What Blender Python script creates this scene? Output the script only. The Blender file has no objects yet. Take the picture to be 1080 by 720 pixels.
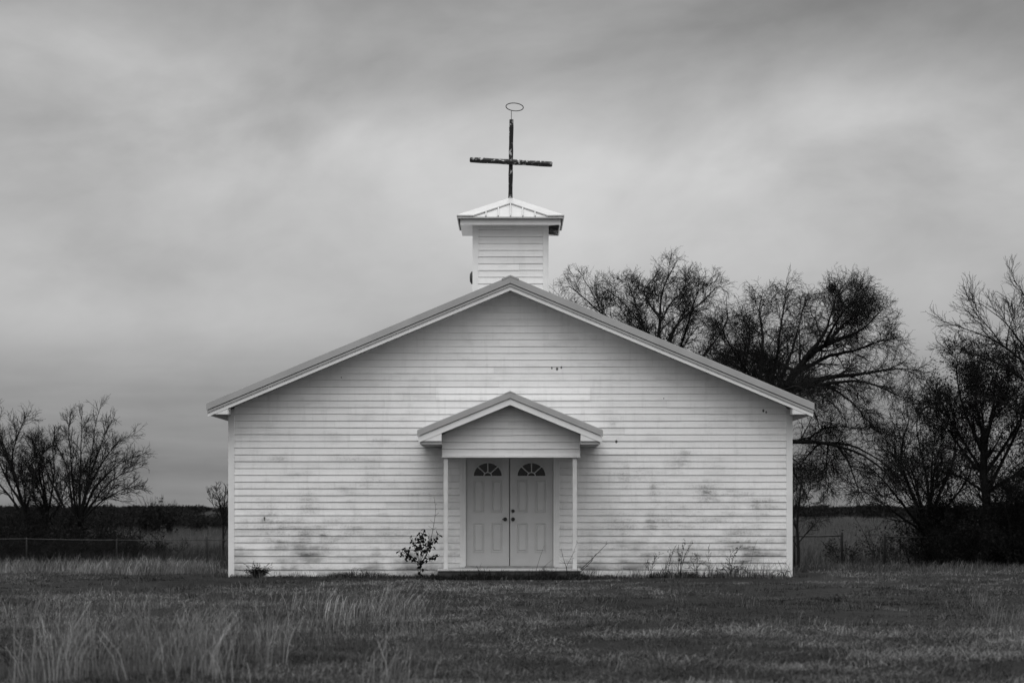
import bpy, math, random
import numpy as np
from mathutils import Vector, Matrix

S = bpy.context.scene
COL = S.collection
R = math.radians
RNG = np.random.default_rng(7)
random.seed(7)

# ------------------------------------------------------------------ camera numbers
D = 45.0            # metres from the lens to the church front (plane y = 0)
FP = 2550.0         # 85 mm lens on a frame 1080 units wide
EYE = 1.31          # lens height


def at(px, py, y):
    """metres of a point measured on the photo, at its true depth y"""
    d = D + y
    return ((px - 540.0) * d / FP, y, EYE + (534.0 - py) * d / FP)


# ------------------------------------------------------------------ object helpers
def tag(o, label=None, cat=None, group=None, kind=None):
    if label: o['label'] = label
    if cat: o['category'] = cat
    if group: o['group'] = group
    if kind: o['kind'] = kind
    return o


def empty(name, loc=(0, 0, 0)):
    o = bpy.data.objects.new(name, None)
    o.location = loc
    o.empty_display_size = 0.3
    COL.objects.link(o)
    return o


def link_mesh(name, me, mat, parent=None):
    o = bpy.data.objects.new(name, me)
    if mat is not None:
        me.materials.append(mat)
    COL.objects.link(o)
    if parent is not None:
        o.parent = parent
    return o


class MB:
    """collects faces; build() links them as ONE mesh object"""
    def __init__(self):
        self.v, self.f, self.t = [], [], []

    def poly(self, pts, tone=1.0):
        n = len(self.v)
        self.v.extend([tuple(p) for p in pts])
        self.f.append(list(range(n, n + len(pts))))
        self.t.append(tone)

    def mesh(self, vs, fs, tone=1.0):
        n = len(self.v)
        self.v.extend([tuple(p) for p in vs])
        for f in fs:
            self.f.append([n + i for i in f])
            self.t.append(tone)

    def box(self, x0, x1, y0, y1, z0, z1, tone=1.0):
        vs = [(x0, y0, z0), (x1, y0, z0), (x1, y1, z0), (x0, y1, z0),
              (x0, y0, z1), (x1, y0, z1), (x1, y1, z1), (x0, y1, z1)]
        self.mesh(vs, [(0, 3, 2, 1), (4, 5, 6, 7), (0, 1, 5, 4), (1, 2, 6, 5), (2, 3, 7, 6), (3, 0, 4, 7)], tone)

    def prism(self, pts, y0, y1, tone=1.0):
        """outline in x,z pushed from y0 to y1"""
        n = len(pts)
        vs = [(p[0], y0, p[1]) for p in pts] + [(p[0], y1, p[1]) for p in pts]
        fs = [list(range(n)), list(range(2 * n - 1, n - 1, -1))]
        for i in range(n):
            j = (i + 1) % n
            fs.append((i, i + n, j + n, j))
        self.mesh(vs, fs, tone)

    def tube(self, pts, r, sides=8, cap=True):
        pts = [Vector(p) for p in pts]
        rs = r if isinstance(r, (list, tuple)) else [r] * len(pts)
        base = len(self.v)
        prev = None
        for i, p in enumerate(pts):
            t = (pts[min(i + 1, len(pts) - 1)] - pts[max(i - 1, 0)]).normalized()
            if prev is None:
                a = t.cross(Vector((0, 0, 1)))
                if a.length < 0.1: a = t.cross(Vector((0, 1, 0)))
            else:
                a = prev - t * prev.dot(t)
            a.normalize(); prev = a
            b = t.cross(a)
            for k in range(sides):
                an = 2 * math.pi * k / sides
                self.v.append(tuple(p + (a * math.cos(an) + b * math.sin(an)) * rs[i]))
        for i in range(len(pts) - 1):
            for k in range(sides):
                k2 = (k + 1) % sides
                self.f.append([base + i * sides + k, base + i * sides + k2, base + (i + 1) * sides + k2, base + (i + 1) * sides + k])
                self.t.append(1.0)
        if cap:
            self.f.append([base + k for k in range(sides)][::-1]); self.t.append(1.0)
            e = base + (len(pts) - 1) * sides
            self.f.append([e + k for k in range(sides)]); self.t.append(1.0)

    def build(self, name, mat, parent=None, smooth=False, bevel=0.0, off=(0, 0, 0)):
        me = bpy.data.meshes.new(name)
        vs = [(v[0] - off[0], v[1] - off[1], v[2] - off[2]) for v in self.v]
        me.from_pydata(vs, [], self.f)
        a = me.attributes.new('tone', 'FLOAT', 'FACE')
        a.data.foreach_set('value', np.array(self.t, dtype=np.float32))
        if smooth:
            me.polygons.foreach_set('use_smooth', [True] * len(me.polygons))
        me.update()
        o = link_mesh(name, me, mat, parent)
        if bevel > 0:
            b = o.modifiers.new('bevel', 'BEVEL')
            b.width = bevel; b.segments = 2; b.limit_method = 'ANGLE'; b.angle_limit = R(40)
        return o


def np_mesh(name, verts, faces_flat, loop_counts, mat, parent=None, tone=None, smooth=False):
    """mesh straight from numpy arrays; tone = one value per vertex"""
    me = bpy.data.meshes.new(name)
    nv = len(verts)
    me.vertices.add(nv)
    me.vertices.foreach_set('co', np.ascontiguousarray(verts, dtype=np.float32).ravel())
    me.loops.add(len(faces_flat))
    me.loops.foreach_set('vertex_index', np.ascontiguousarray(faces_flat, dtype=np.int32))
    me.polygons.add(len(loop_counts))
    lc = np.asarray(loop_counts, dtype=np.int32)
    st = np.concatenate([[0], np.cumsum(lc)[:-1]]).astype(np.int32)
    me.polygons.foreach_set('loop_start', st)
    try:
        me.polygons.foreach_set('loop_total', lc)
    except Exception:
        pass
    if smooth:
        me.polygons.foreach_set('use_smooth', np.ones(len(lc), dtype=bool))
    if tone is not None:
        a = me.attributes.new('tone', 'FLOAT', 'POINT')
        a.data.foreach_set('value', np.ascontiguousarray(tone, dtype=np.float32))
    me.update(calc_edges=True)
    me.validate()
    return link_mesh(name, me, mat, parent)


# ------------------------------------------------------------------ materials
class NT:
    def __init__(self, tree):
        self.t = tree; self.n = tree.nodes; self.l = tree.links

    def node(self, typ, **kw):
        n = self.n.new(typ)
        for k, v in kw.items(): setattr(n, k, v)
        return n

    def put(self, sock, v):
        if hasattr(v, 'links') or isinstance(v, bpy.types.NodeSocket):
            self.l.new(v, sock)
        else:
            sock.default_value = v

    def m(self, op, a, b=0.0, c=None, clamp=False):
        n = self.node('ShaderNodeMath', operation=op, use_clamp=clamp)
        self.put(n.inputs[0], a); self.put(n.inputs[1], b)
        if c is not None: self.put(n.inputs[2], c)
        return n.outputs[0]

    def noise(self, vec, scale, detail=4.0, rough=0.55, dist=0.0):
        n = self.node('ShaderNodeTexNoise')
        self.l.new(vec, n.inputs['Vector'])
        n.inputs['Scale'].default_value = scale
        n.inputs['Detail'].default_value = detail
        n.inputs['Roughness'].default_value = rough
        n.inputs['Distortion'].default_value = dist
        return n.outputs['Fac']

    def mapr(self, v, a, b, c, d, smooth=False):
        n = self.node('ShaderNodeMapRange')
        if smooth: n.interpolation_type = 'SMOOTHSTEP'
        self.l.new(v, n.inputs['Value'])
        for k, x in (('From Min', a), ('From Max', b), ('To Min', c), ('To Max', d)):
            n.inputs[k].default_value = x
        return n.outputs['Result']

    def scaled(self, vec, s):
        n = self.node('ShaderNodeVectorMath', operation='MULTIPLY')
        self.l.new(vec, n.inputs[0]); n.inputs[1].default_value = s
        return n.outputs[0]

    def attr(self, name):
        n = self.node('ShaderNodeAttribute', attribute_name=name)
        return n.outputs['Fac']

    def coords(self):
        return self.node('ShaderNodeTexCoord').outputs['Object']


def material(name, rough=0.7, spec=0.3, metal=0.0):
    m = bpy.data.materials.new(name)
    m.use_nodes = True
    nt = NT(m.node_tree)
    b = next(n for n in nt.n if n.type == 'BSDF_PRINCIPLED')
    b.inputs['Roughness'].default_value = rough
    b.inputs['Specular IOR Level'].default_value = spec
    b.inputs['Metallic'].default_value = metal
    return m, nt, b


def grey(nt, b, v):
    c = nt.node('ShaderNodeCombineColor')
    for i in range(3): nt.put(c.inputs[i], v)
    nt.l.new(c.outputs[0], b.inputs['Base Color'])


def bump(nt, b, h, strength=0.3, dist=0.01):
    n = nt.node('ShaderNodeBump')
    n.inputs['Strength'].default_value = strength
    n.inputs['Distance'].default_value = dist
    nt.l.new(h, n.inputs['Height'])
    nt.l.new(n.outputs['Normal'], b.inputs['Normal'])


def simple(name, val, var=0.15, scale=6.0, rough=0.7, spec=0.3, metal=0.0, use_tone=False, bmp=0.0):
    m, nt, b = material(name, rough, spec, metal)
    co = nt.coords()
    n = nt.noise(co, scale, 5)
    v = nt.mapr(n, 0.25, 0.75, val * (1 - var), val * (1 + var))
    if use_tone: v = nt.m('MULTIPLY', v, nt.attr('tone'))
    grey(nt, b, v)
    if bmp: bump(nt, b, n, bmp)
    return m


def siding_material(name, base, spots=(), holes=(), dirt=1.0, low=True):
    """white lapped boards: each board its own tone, mildew, streaks, scuffs, nail holes"""
    m, nt, b = material(name, 0.55, 0.35)
    co = nt.coords()
    sep = nt.node('ShaderNodeSeparateXYZ'); nt.l.new(co, sep.inputs[0])
    X, Z = sep.outputs[0], sep.outputs[2]
    n1 = nt.noise(nt.scaled(co, (1.1, 1.0, 2.2)), 1.3, 6, 0.62)          # broad blotches
    n2 = nt.noise(nt.scaled(co, (9.0, 4.0, 1.1)), 1.0, 4, 0.6)           # vertical run marks
    n3 = nt.noise(nt.scaled(co, (2.0, 3.0, 14.0)), 1.0, 5, 0.65)         # along the boards
    n4 = nt.noise(co, 26.0, 4, 0.7)                                       # fine speckle
    n5 = nt.noise(nt.scaled(co, (3.2, 3.0, 4.5)), 1.0, 5, 0.65)
    base_d = nt.m('MULTIPLY', nt.mapr(n1, 0.46, 0.70, 0.0, 0.16, True), nt.mapr(n3, 0.3, 0.6, 0.3, 1.0))
    g = nt.m('MULTIPLY', base_d, dirt)
    st = nt.mapr(n2, 0.52, 0.75, 0.0, 0.10 * dirt)
    g = nt.m('ADD', g, st)
    if low:                                                              # splash dirt on the lowest boards
        lw = nt.mapr(Z, 0.05, 1.15, 1.0, 0.0, True)
        lw = nt.m('MULTIPLY', lw, nt.mapr(n1, 0.38, 0.64, 0.03, 0.46, True))
        g = nt.m('ADD', g, lw)
        lw = nt.mapr(Z, 0.0, 0.3, 1.0, 0.0)
        g = nt.m('ADD', g, nt.m('MULTIPLY', lw, nt.mapr(n4, 0.35, 0.65, 0.02, 0.18)))
    fr_ = nt.m('FRACT', nt.m('DIVIDE', nt.m('SUBTRACT', Z, 0.012), 0.12575))
    lapg = nt.mapr(fr_, 0.0, 1.0, 1.35, 0.55)
    g = nt.m('MULTIPLY', g, lapg)
    for (sx, sz, rx, rz, am) in spots:
        dx = nt.m('DIVIDE', nt.m('SUBTRACT', X, sx), rx)
        dz = nt.m('DIVIDE', nt.m('SUBTRACT', Z, sz), rz)
        d2 = nt.m('ADD', nt.m('MULTIPLY', dx, dx), nt.m('MULTIPLY', dz, dz))
        k = nt.m('MULTIPLY', nt.m('EXPONENT', nt.m('MULTIPLY', d2, -1.0)), am)
        k = nt.m('MULTIPLY', k, nt.mapr(n4, 0.32, 0.62, 0.45, 1.15))
        k = nt.m('MULTIPLY', k, nt.mapr(n5, 0.35, 0.62, 0.25, 1.2))
        k = nt.m('MULTIPLY', k, nt.mapr(n3, 0.36, 0.58, 0.35, 1.1))
        k = nt.m('MULTIPLY', k, lapg)
        g = nt.m('ADD', g, k)
    g = nt.m('ADD', g, nt.mapr(n4, 0.55, 0.8, 0.0, 0.05))
    g = nt.m('MINIMUM', g, 0.85)
    v = nt.m('MULTIPLY', nt.m('SUBTRACT', 1.0, g), base)
    v = nt.m('MULTIPLY', v, nt.attr('tone'))
    for (hx, hz, hr) in holes:
        dx = nt.m('SUBTRACT', X, hx); dz = nt.m('MULTIPLY', nt.m('SUBTRACT', Z, hz), 0.7)
        d = nt.m('SQRT', nt.m('ADD', nt.m('MULTIPLY', dx, dx), nt.m('MULTIPLY', dz, dz)))
        v = nt.m('MULTIPLY', v, nt.mapr(d, hr * 0.6, hr * 1.25, 0.06, 1.0))
    grey(nt, b, v)
    bump(nt, b, nt.noise(nt.scaled(co, (1.5, 6, 20)), 3.0, 3), 0.12, 0.01)
    return m


def P2(px, py, y=0.0):
    p = at(px, py, y); return p[0], p[2]


spots = []
for (px, py, rx, rz, am) in [(655, 553, 0.20, 0.13, .42), (676, 499, 0.14, 0.07, .36), (718, 486, 0.11, 0.10, .40), (722, 477, .14, .04, .3),
                             (745, 518, 0.16, 0.12, .50), (770, 521, 0.3, 0.07, .25), (797, 531, .10, .09, .32), (812, 529, .22, .07, .22),
                             (690, 515, .08, .18, .28), (688, 553, .10, .10, .28), (715, 550, .5, .07, .22), (657, 497, .10, .20, .22), (646, 446, .07, .05, .3),
                             (714, 522, .07, .06, .2), (294, 483, .16, .05, .40), (315, 500, .18, .05, .3), (375, 482, .35, .05, .28), (400, 465, .18, .05, .25),
                             (325, 528, .14, .14, .28), (390, 509, .20, .12, .26), (365, 516, .12, .05, .25), (300, 560, .55, .22, .26), (350, 562, .25, .12, .3),
                             (370, 556, .2, .14, .3), (420, 568, .4, .2, .2), (280, 545, .3, .2, .2), (790, 575, .28, .22, .26), (740, 590, .5, .16, .2),
                             (330, 585, .6, .14, .22), (445, 520, .3, .06, .2), (640, 580, .4, .12, .18), (330, 555, 1.4, .45, .13), (700, 530, 1.7, .75, .10), (400, 500, 1.2, .5, .08), (780, 560, .9, .5, .12)]:
    x, z = P2(px, py); spots.append((x, z, rx * 1.25, rz * 1.4, min(.48, am * (1.25 if px > 540 else 0.95))))
holes = []
for (px, py, r) in [(582, 388, .016), (587.5, 389, .022), (592, 387.5, .016), (805, 433, .020), (808, 434.5, .016), (650, 465.5, .022),
                    (279, 546, .018), (279, 548, .012), (700, 420, .010), (360, 398, .010)]:
    x, z = P2(px, py); holes.append((x, z, r))

M_SIDE = siding_material('weathered white siding', 0.84, spots, holes)
M_SIDE2 = siding_material('white siding', 0.80, (), (), 0.6, False)
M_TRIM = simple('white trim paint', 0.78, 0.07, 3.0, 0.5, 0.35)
M_DOOR = simple('grey painted steel door', 0.56, 0.05, 4.0, 0.45, 0.4)
M_ROOF = simple('galvanised roof sheet', 0.42, 0.10, 2.5, 0.42, 0.4, 0.3)
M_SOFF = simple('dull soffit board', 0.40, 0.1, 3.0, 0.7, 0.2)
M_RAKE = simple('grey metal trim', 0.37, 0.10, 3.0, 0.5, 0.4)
M_LROOF = simple('pale roof sheet', 0.45, 0.08, 5.0, 0.4, 0.45)
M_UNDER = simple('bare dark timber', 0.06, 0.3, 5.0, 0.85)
M_CONC = simple('worn concrete', 0.34, 0.25, 9.0, 0.9, 0.2, bmp=0.3)
M_POST = simple('dull white post paint', 0.62, 0.14, 5.0, 0.6, 0.25)
M_SLAB = simple('dark concrete', 0.05, 0.45, 5.0, 0.9, 0.2, bmp=0.3)  # slab body, much darker than the thin pale cap on it
M_KNOB = simple('dark bronze', 0.05, 0.1, 5, 0.35, 0.5, 0.8)
M_GLASS, _nt, _b = material('dark window glass', 0.06, 0.5)
_b.inputs['Base Color'].default_value = (0.008, 0.008, 0.008, 1)
M_BARK = simple('dark bark', 0.012, 0.35, 9.0, 0.9, 0.1)
M_TWIG = simple('twig bark', 0.010, 0.3, 3.0, 0.9, 0.1)
M_LEAF = simple('dark dead leaf', 0.010, 0.4, 3.0, 0.8, 0.1)
M_STEEL = simple('weathered fence steel', 0.04, 0.3, 8.0, 0.6, 0.3, 0.4)
M_WIRE = simple('fence wire', 0.03, 0.2, 8.0, 0.6, 0.3, 0.4)


def peeling_material():
    m, nt, b = material('peeling black paint', 0.6, 0.3)
    co = nt.coords()
    n = nt.noise(nt.scaled(co, (6, 6, 6)), 1.6, 5, 0.62, 0.4)
    n2 = nt.noise(co, 60, 3)
    k = nt.mapr(nt.m('ADD', n, nt.m('MULTIPLY', n2, 0.12)), 0.60, 0.66, 0.0, 1.0)
    v = nt.m('ADD', 0.012, nt.m('MULTIPLY', k, 0.38))
    grey(nt, b, v)
    bump(nt, b, k, 0.3)
    return m


M_CROSS = peeling_material()


def grass_material(name, base):
    m, nt, b = material(name, 0.75, 0.2)
    v = nt.m('MULTIPLY', nt.attr('tone'), base)
    grey(nt, b, v)
    return m


M_GRASS = grass_material('short winter grass', 1.0)
M_DRY = grass_material('long dry grass', 1.0)


def ground_material():
    m, nt, b = material('winter turf and soil', 0.95, 0.1)
    co = nt.coords()
    n1 = nt.noise(nt.scaled(co, (0.5, 0.25, 1)), 0.5, 6, 0.6)
    n2 = nt.noise(co, 4.0, 6, 0.7)
    n3 = nt.noise(nt.scaled(co, (0.02, 0.006, 1)), 1.0, 6, 0.6)
    near = nt.mapr(n1, 0.35, 0.65, 0.006, 0.018)
    near = nt.m('MULTIPLY', near, nt.mapr(n2, 0.25, 0.75, 0.45, 1.5))
    sep = nt.node('ShaderNodeSeparateXYZ'); nt.l.new(co, sep.inputs[0])
    far = nt.mapr(n3, 0.35, 0.65, 0.011, 0.028)
    f = nt.mapr(sep.outputs[1], 35.0, 120.0, 0.0, 1.0, True)
    mx = nt.node('ShaderNodeMix', data_type='FLOAT')
    nt.l.new(f, mx.inputs[0]); nt.l.new(near, mx.inputs[2]); nt.l.new(far, mx.inputs[3])
    grey(nt, b, mx.outputs[0])
    bump(nt, b, n2, 0.6, 0.05)
    return m


M_GROUND = ground_material()

# ------------------------------------------------------------------ ground
_ph = RNG.uniform(0, 6.28, 12)


def ground_z(x, y):
    x = np.asarray(x, dtype=float); y = np.asarray(y, dtype=float)
    z = np.interp(y, [-80, 3, 30, 60, 90], [0.0, 0.0, -0.71, -0.92, -0.95])
    near = np.clip((60 - np.abs(y + 10)) / 40, 0, 1) * np.clip((60 - np.abs(x)) / 30, 0, 1)
    u = (0.035 * np.sin(x * 0.9 + _ph[0]) * np.sin(y * 0.7 + _ph[1]) + 0.03 * np.sin(x * 0.35 + y * 0.5 + _ph[2])
         + 0.030 * np.sin(x * 2.3 + _ph[3]) * np.sin(y * 1.9 + _ph[4]) + 0.022 * np.sin(x * 4.1 + 1.3 * y + _ph[5]) * np.sin(y * 3.3 - x + _ph[6]))
    calm = np.clip((np.abs(y) - 1.0) / 3.0, 0.15, 1) * 1.0
    calm = np.where((y > -2) & (y < 17) & (np.abs(x) < 6.5), 0.0, calm)
    return z + u * near * calm - np.where((y > -2) & (y < 17) & (np.abs(x) < 6.5), 0.0, 0.0)


def build_ground():
    tx = np.linspace(-1, 1, 301); xs = np.sinh(tx * 6.2) * 9.0 * 1.0
    xs = xs / xs[-1] * 5000.0
    xs = np.sign(tx) * (np.abs(tx) ** 1.0 * 22 + (np.exp(np.abs(tx) * 7) - 1) * 5000 / (math.e ** 7))
    ty = np.linspace(0, 1, 361)
    ys = -52 + ty * 60 + (np.exp(ty * 9) - 1) * 9000 / math.e ** 9
    X, Y = np.meshgrid(xs, ys)
    Z = ground_z(X, Y)
    V = np.stack([X, Y, Z], -1).reshape(-1, 3)
    nx, ny = len(xs), len(ys)
    i = np.arange(nx - 1); j = np.arange(ny - 1)
    J, I = np.meshgrid(j, i, indexing='ij')
    a = (J * nx + I).ravel()
    F = np.stack([a, a + 1, a + nx + 1, a + nx], -1)
    o = np_mesh('ground', V, F.ravel(), np.full(len(F), 4), M_GROUND, smooth=True)
    tag(o, kind='structure')


build_ground()

# ------------------------------------------------------------------ church
XC = -0.03
HALF = 5.225            # half width of the front wall
LEN = 16.0
SL = 0.4176             # main roof slope
OV = 0.47               # rake overhang towards the camera
RH = 5.60               # half span of the roof
APEX = at(538.5, 291, -OV)[2]
church = empty('church', (0, 0, 0))
tag(church, 'white clapboard church with a low gabled roof, small porch and black cross on its belfry', 'church')


def roof_top(x, apex=APEX, sl=SL, xc=XC):
    return apex - sl * abs(x - xc)


def siding(mb, xl, xr, z0, z1, course, lim=None, y=0.0, joints=2.2, patch=None, rng=None, proj=0.0135, hole=None):
    """lapped boards in the plane y facing -y; lim(z) gives the half width of a gable at z"""
    rng = rng or random.Random(3)
    n = int(math.ceil((z1 - z0) / course - 1e-6))
    for i in range(n):
        a = z0 + i * course
        b = min(a + course, z1)
        if lim:
            l0, r0 = lim(a); l1, r1 = lim(b)
        else:
            l0, r0, l1, r1 = xl, xr, xl, xr
        l0, r0 = max(xl, l0), min(xr, r0); l1, r1 = max(xl, l1), min(xr, r1)
        if r0 - l0 < 0.02: continue
        if r1 < l1: l1 = r1 = (l1 + r1) / 2
        cuts = [l0]
        x = l0 + rng.uniform(0.5, 3.66)
        while x < r0 - 0.4:
            cuts.append(x); x += rng.uniform(2.4, 3.66)
        ptone = {}
        if patch:
            for (pa, pb, px0, px1, pt) in patch:
                if pa - 0.03 < a < pb - 0.06:
                    cuts = [c for c in cuts if not (px0 - 0.3 < c < px1 + 0.3)] + [px0, px1]
                    ptone[px0] = pt
        cuts = sorted(cuts) + [r0]
        if hole and a < hole[2]:
            cuts = sorted([c for c in cuts if not (hole[0] - 0.02 < c < hole[1] + 0.02)] + [hole[0], hole[1]])
        for k in range(len(cuts) - 1):
            s, e = cuts[k], cuts[k + 1]
            if hole and a < hole[2] and s > hole[0] - 0.01 and e < hole[1] + 0.01: continue
            if k > 0: s += 0.002
            if k < len(cuts) - 2: e -= 0.002
            tone = rng.gauss(1.0, 0.026)
            if cuts[k] in ptone: tone *= ptone[cuts[k]]
            dy = rng.uniform(-0.003, 0.002) - (0.004 if cuts[k] in ptone else 0)
            dz = rng.uniform(-0.003, 0.003)
            prof = [(a + dz, y - 0.001), (a + dz, y - proj + dy), (a + 0.003 + dz, y - proj - 0.002 + dy),
                    (a + course * 0.45, y - proj * 0.72 + dy), (b - 0.009, y - 0.005), (b - 0.0085, y - 0.001), (b, y - 0.001)]
            nseg = max(1, int((e - s) / 1.2))
            rows = []
            for (zz, yy) in prof:
                t = min(1, max(0, (zz - a) / (b - a)))
                ls = max(s, l0 + (l1 - l0) * t); le = min(e, r0 + (r1 - r0) * t)
                if le < ls: le = ls = (le + ls) / 2
                rows.append([(ls + (le - ls) * q / nseg, yy, zz) for q in range(nseg + 1)])
            vs = [p for r in rows for p in r]
            w = nseg + 1
            fs = [(ri * w + q, ri * w + q + 1, (ri + 1) * w + q + 1, (ri + 1) * w + q) for ri in range(len(prof) - 1) for q in range(nseg)]
            mb.mesh(vs, fs, tone)


COURSE = 0.12575
WALL_TOP = 3.02
XL, XR = XC - HALF, XC + HALF
GB = 0.26               # depth of rake trim below the roof line


def main_lim(z):
    h = max(0.0, (APEX - GB + 0.03 - z) / SL)
    return XC - h, XC + h


dx0, dx1 = at(491.5, 0, 0)[0], at(583.5, 0, 0)[0]      # door opening
DZ0, DZ1 = 0.178, 2.235
w = MB()
px0, pz0 = P2(459.5, 424); px1, pz1 = P2(623, 411)
siding(w, XL + 0.088, XR - 0.088, 0.012, APEX - GB, COURSE, main_lim, 0.0, hole=(dx0 - 0.05, dx1 + 0.05, DZ1 - 0.02), patch=[(pz0, pz1, px0, px1, 1.05)], rng=random.Random(11))
wall = w.build('siding_wall', M_SIDE, church)
# solid wall behind the boards, sides and back
w = MB()
g = APEX - GB - 0.02
dx0, dx1 = at(491.5, 0, 0)[0], at(583.5, 0, 0)[0]      # door opening
DZ0, DZ1 = 0.178, 2.235
zt = roof_top(XL) - GB
for poly in ([(XL + 0.02, 0.0), (dx0, 0.0), (dx0, DZ1), (XL + 0.02, DZ1)], [(dx1, 0.0), (XR - 0.02, 0.0), (XR - 0.02, DZ1), (dx1, DZ1)],
             [(dx0, 0.0), (dx1, 0.0), (dx1, DZ0), (dx0, DZ0)],
             [(XL + 0.02, DZ1 + 0.0), (XR - 0.02, DZ1 + 0.0), (XR - 0.02, zt), (XC, g), (XL + 0.02, zt)]):
    w.prism(poly, 0.004, 0.11)
w.build('wall_core', M_SIDE2, church)
w = MB()
w.prism([(XL + .02, 0), (XR - .02, 0), (XR - .02, zt), (XC, g), (XL + .02, zt)], LEN - 0.1, LEN)
w.build('back_wall', M_SIDE2, church)
for side in (-1, 1):
    sm = MB()
    siding(sm, 0.09, LEN - 0.02, 0.012, 3.0, COURSE, None, 0.0, rng=random.Random(20 + side))
    m2 = MB()
    X0 = XL if side < 0 else XR
    vs = [(X0 - side * 0.0 + (v[1] if side < 0 else -v[1]), (LEN - v[0]) if side < 0 else v[0], v[2]) for v in sm.v]
    m2.v = vs; m2.f = [f if side > 0 else f for f in sm.f]; m2.t = sm.t
    m2.box(X0 - (side > 0) * 0.1 + (0.012 if side < 0 else -0.012), X0 + (side < 0) * 0.1 + (0.012 if side < 0 else -0.012), 0.12, LEN - 0.11, 0, 3.0)
    m2.build('side_wall', M_SIDE2, church)
    # corner board: an L of two planks
    c = MB()
    c.box(X0 - (0.024 if side < 0 else 0.090), X0 + (0.090 if side < 0 else 0.024), -0.026, 0.006, -0.005, 3.0 if side < 0 else 3.0)
    c.box(X0 - (0.024 if side < 0 else -0.0), X0 + (0.0 if side < 0 else 0.024), 0.006, 0.09, -0.005, 3.0)
    c.build('corner_board', M_TRIM, church, bevel=0.004)
# foundation strip hidden in the grass
f = MB(); f.box(XL + 0.03, XR - 0.03, 0.02, LEN - 0.02, -0.9, -0.001)
f.build('foundation', M_CONC, church)


def chev(mb, o0, o1, half, y0, y1, apex, sl, xc=XC, side=0, xin=0.0):
    """band between o0 and o1 below the roof line; side -1/1 for one half"""
    for s in ((-1, 1) if side == 0 else (side,)):
        a = [(xc + s * xin, apex - sl * xin - o0), (xc + s * half, apex - sl * half - o0), (xc + s * half, apex - sl * half - o1), (xc + s * xin, apex - sl * xin - o1)]
        if s > 0: a = a[::-1]
        mb.prism(a, y0, y1)


# main roof: ribbed sheet, ridge cap, rake trim, fascia, soffits
r = MB()
chev(r, 0.012, 0.075, RH - 0.012, -OV + 0.03, LEN + OV, APEX, SL)
k = 0
y = -OV + 0.25
while y < LEN + OV:
    for s in (-1, 1):
        a = [(XC + s * 0.02, roof_top(XC + 0.02) + 0.016), (XC + s * (RH - 0.012), roof_top(XC + RH - 0.012) + 0.016),
             (XC + s * (RH - 0.012), roof_top(XC + RH - 0.012) - 0.014), (XC + s * 0.02, roof_top(XC + 0.02) - 0.014)]
        r.prism(a if s < 0 else a[::-1], y, y + 0.035)
    y += 0.23
roof = r.build('metal_roof', M_ROOF, church)
r = MB(); chev(r, -0.018, 0.012, 0.16, -OV - 0.012, LEN + OV, APEX, SL)
r.build('ridge_cap', M_ROOF, roof)
for s in (-1, 1):
    t = MB(); chev(t, 0.0, 0.130, RH, -OV - 0.006, -OV + 0.03, APEX, SL, side=s)
    t.build('rake_trim', M_RAKE, church, bevel=0.003)
    t = MB(); chev(t, 0.145, 0.187, RH - 0.015, -OV + 0.006, -OV + 0.04, APEX, SL, side=s)
    chev(t, 0.076, 0.145, RH - 0.02, -OV + 0.034, -OV + 0.06, APEX, SL, side=s)
    t.build('drip_strip', M_RAKE, church)
    t = MB(); chev(t, 0.190, 0.262, RH - 0.020, -OV + 0.022, -OV + 0.05, APEX, SL, side=s)
    t.build('fascia', M_TRIM, church, bevel=0.003)
    t = MB(); chev(t, 0.225, 0.245, RH - 0.05, -OV + 0.051, -0.002, APEX, SL, side=s)
    chev(t, 0.08, 0.1, RH - 0.05, 0.0, LEN + OV - 0.02, APEX, SL, side=s)
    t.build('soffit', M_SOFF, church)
    # boxed eave with its return on the front
    xe, xi = XC + s * (RH - 0.022), XC + s * (HALF - 0.012)
    zb = 3.012
    e = MB()
    zo, zi = roof_top(xe) - 0.262 + 0.01, roof_top(xi) - 0.262 + 0.012
    pts = [(xe, zb), (xi, zb), (xi, zi), (xe, max(zo, zb + 0.004))]
    e.prism(pts if s < 0 else pts[::-1], -OV + 0.028, -OV + 0.046)
    e.box(min(xe, xe - s * .02), max(xe, xe - s * .02), -OV + 0.05, LEN + OV, zb, roof_top(xe) - 0.08)
    es = MB(); es.box(min(xe, xi), max(xe, xi), -OV + 0.047, LEN + OV, zb - 0.014, zb - 0.002)
    xb = xi - s * 0.016
    pts = [(min(xi, xb), zb), (max(xi, xb), zb), (max(xi, xb), zi), (min(xi, xb), zi)]
    e.prism(pts, -OV + 0.047, -0.03)
    eb = e.build('eave_box', M_TRIM, church)
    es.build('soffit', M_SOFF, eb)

# ------------------------------------------------------------------ porch
PY = -1.38
PQ = PY - 0.15       # roof edge hangs over the infill
PXC = 0.0
pa = at(538.5, 413, PQ - 0.16)[2]
PSL = 0.412
PRH = 98.0 * (D + PQ - 0.16) / FP
PXC = at(538.0, 0, PQ - 0.16)[0]
gl, gr = at(466.3, 0, PY)[0], at(611.8, 0, PY)[0]
gz = at(0, 480.5, PY)[2]
pg = MB()
pz_soff = at(0, 465, PQ - 0.16)[2]


def porch_lim(z):
    h = max(0.0, (pa - 0.22 - z) / PSL)
    return PXC - h, PXC + h


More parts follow.
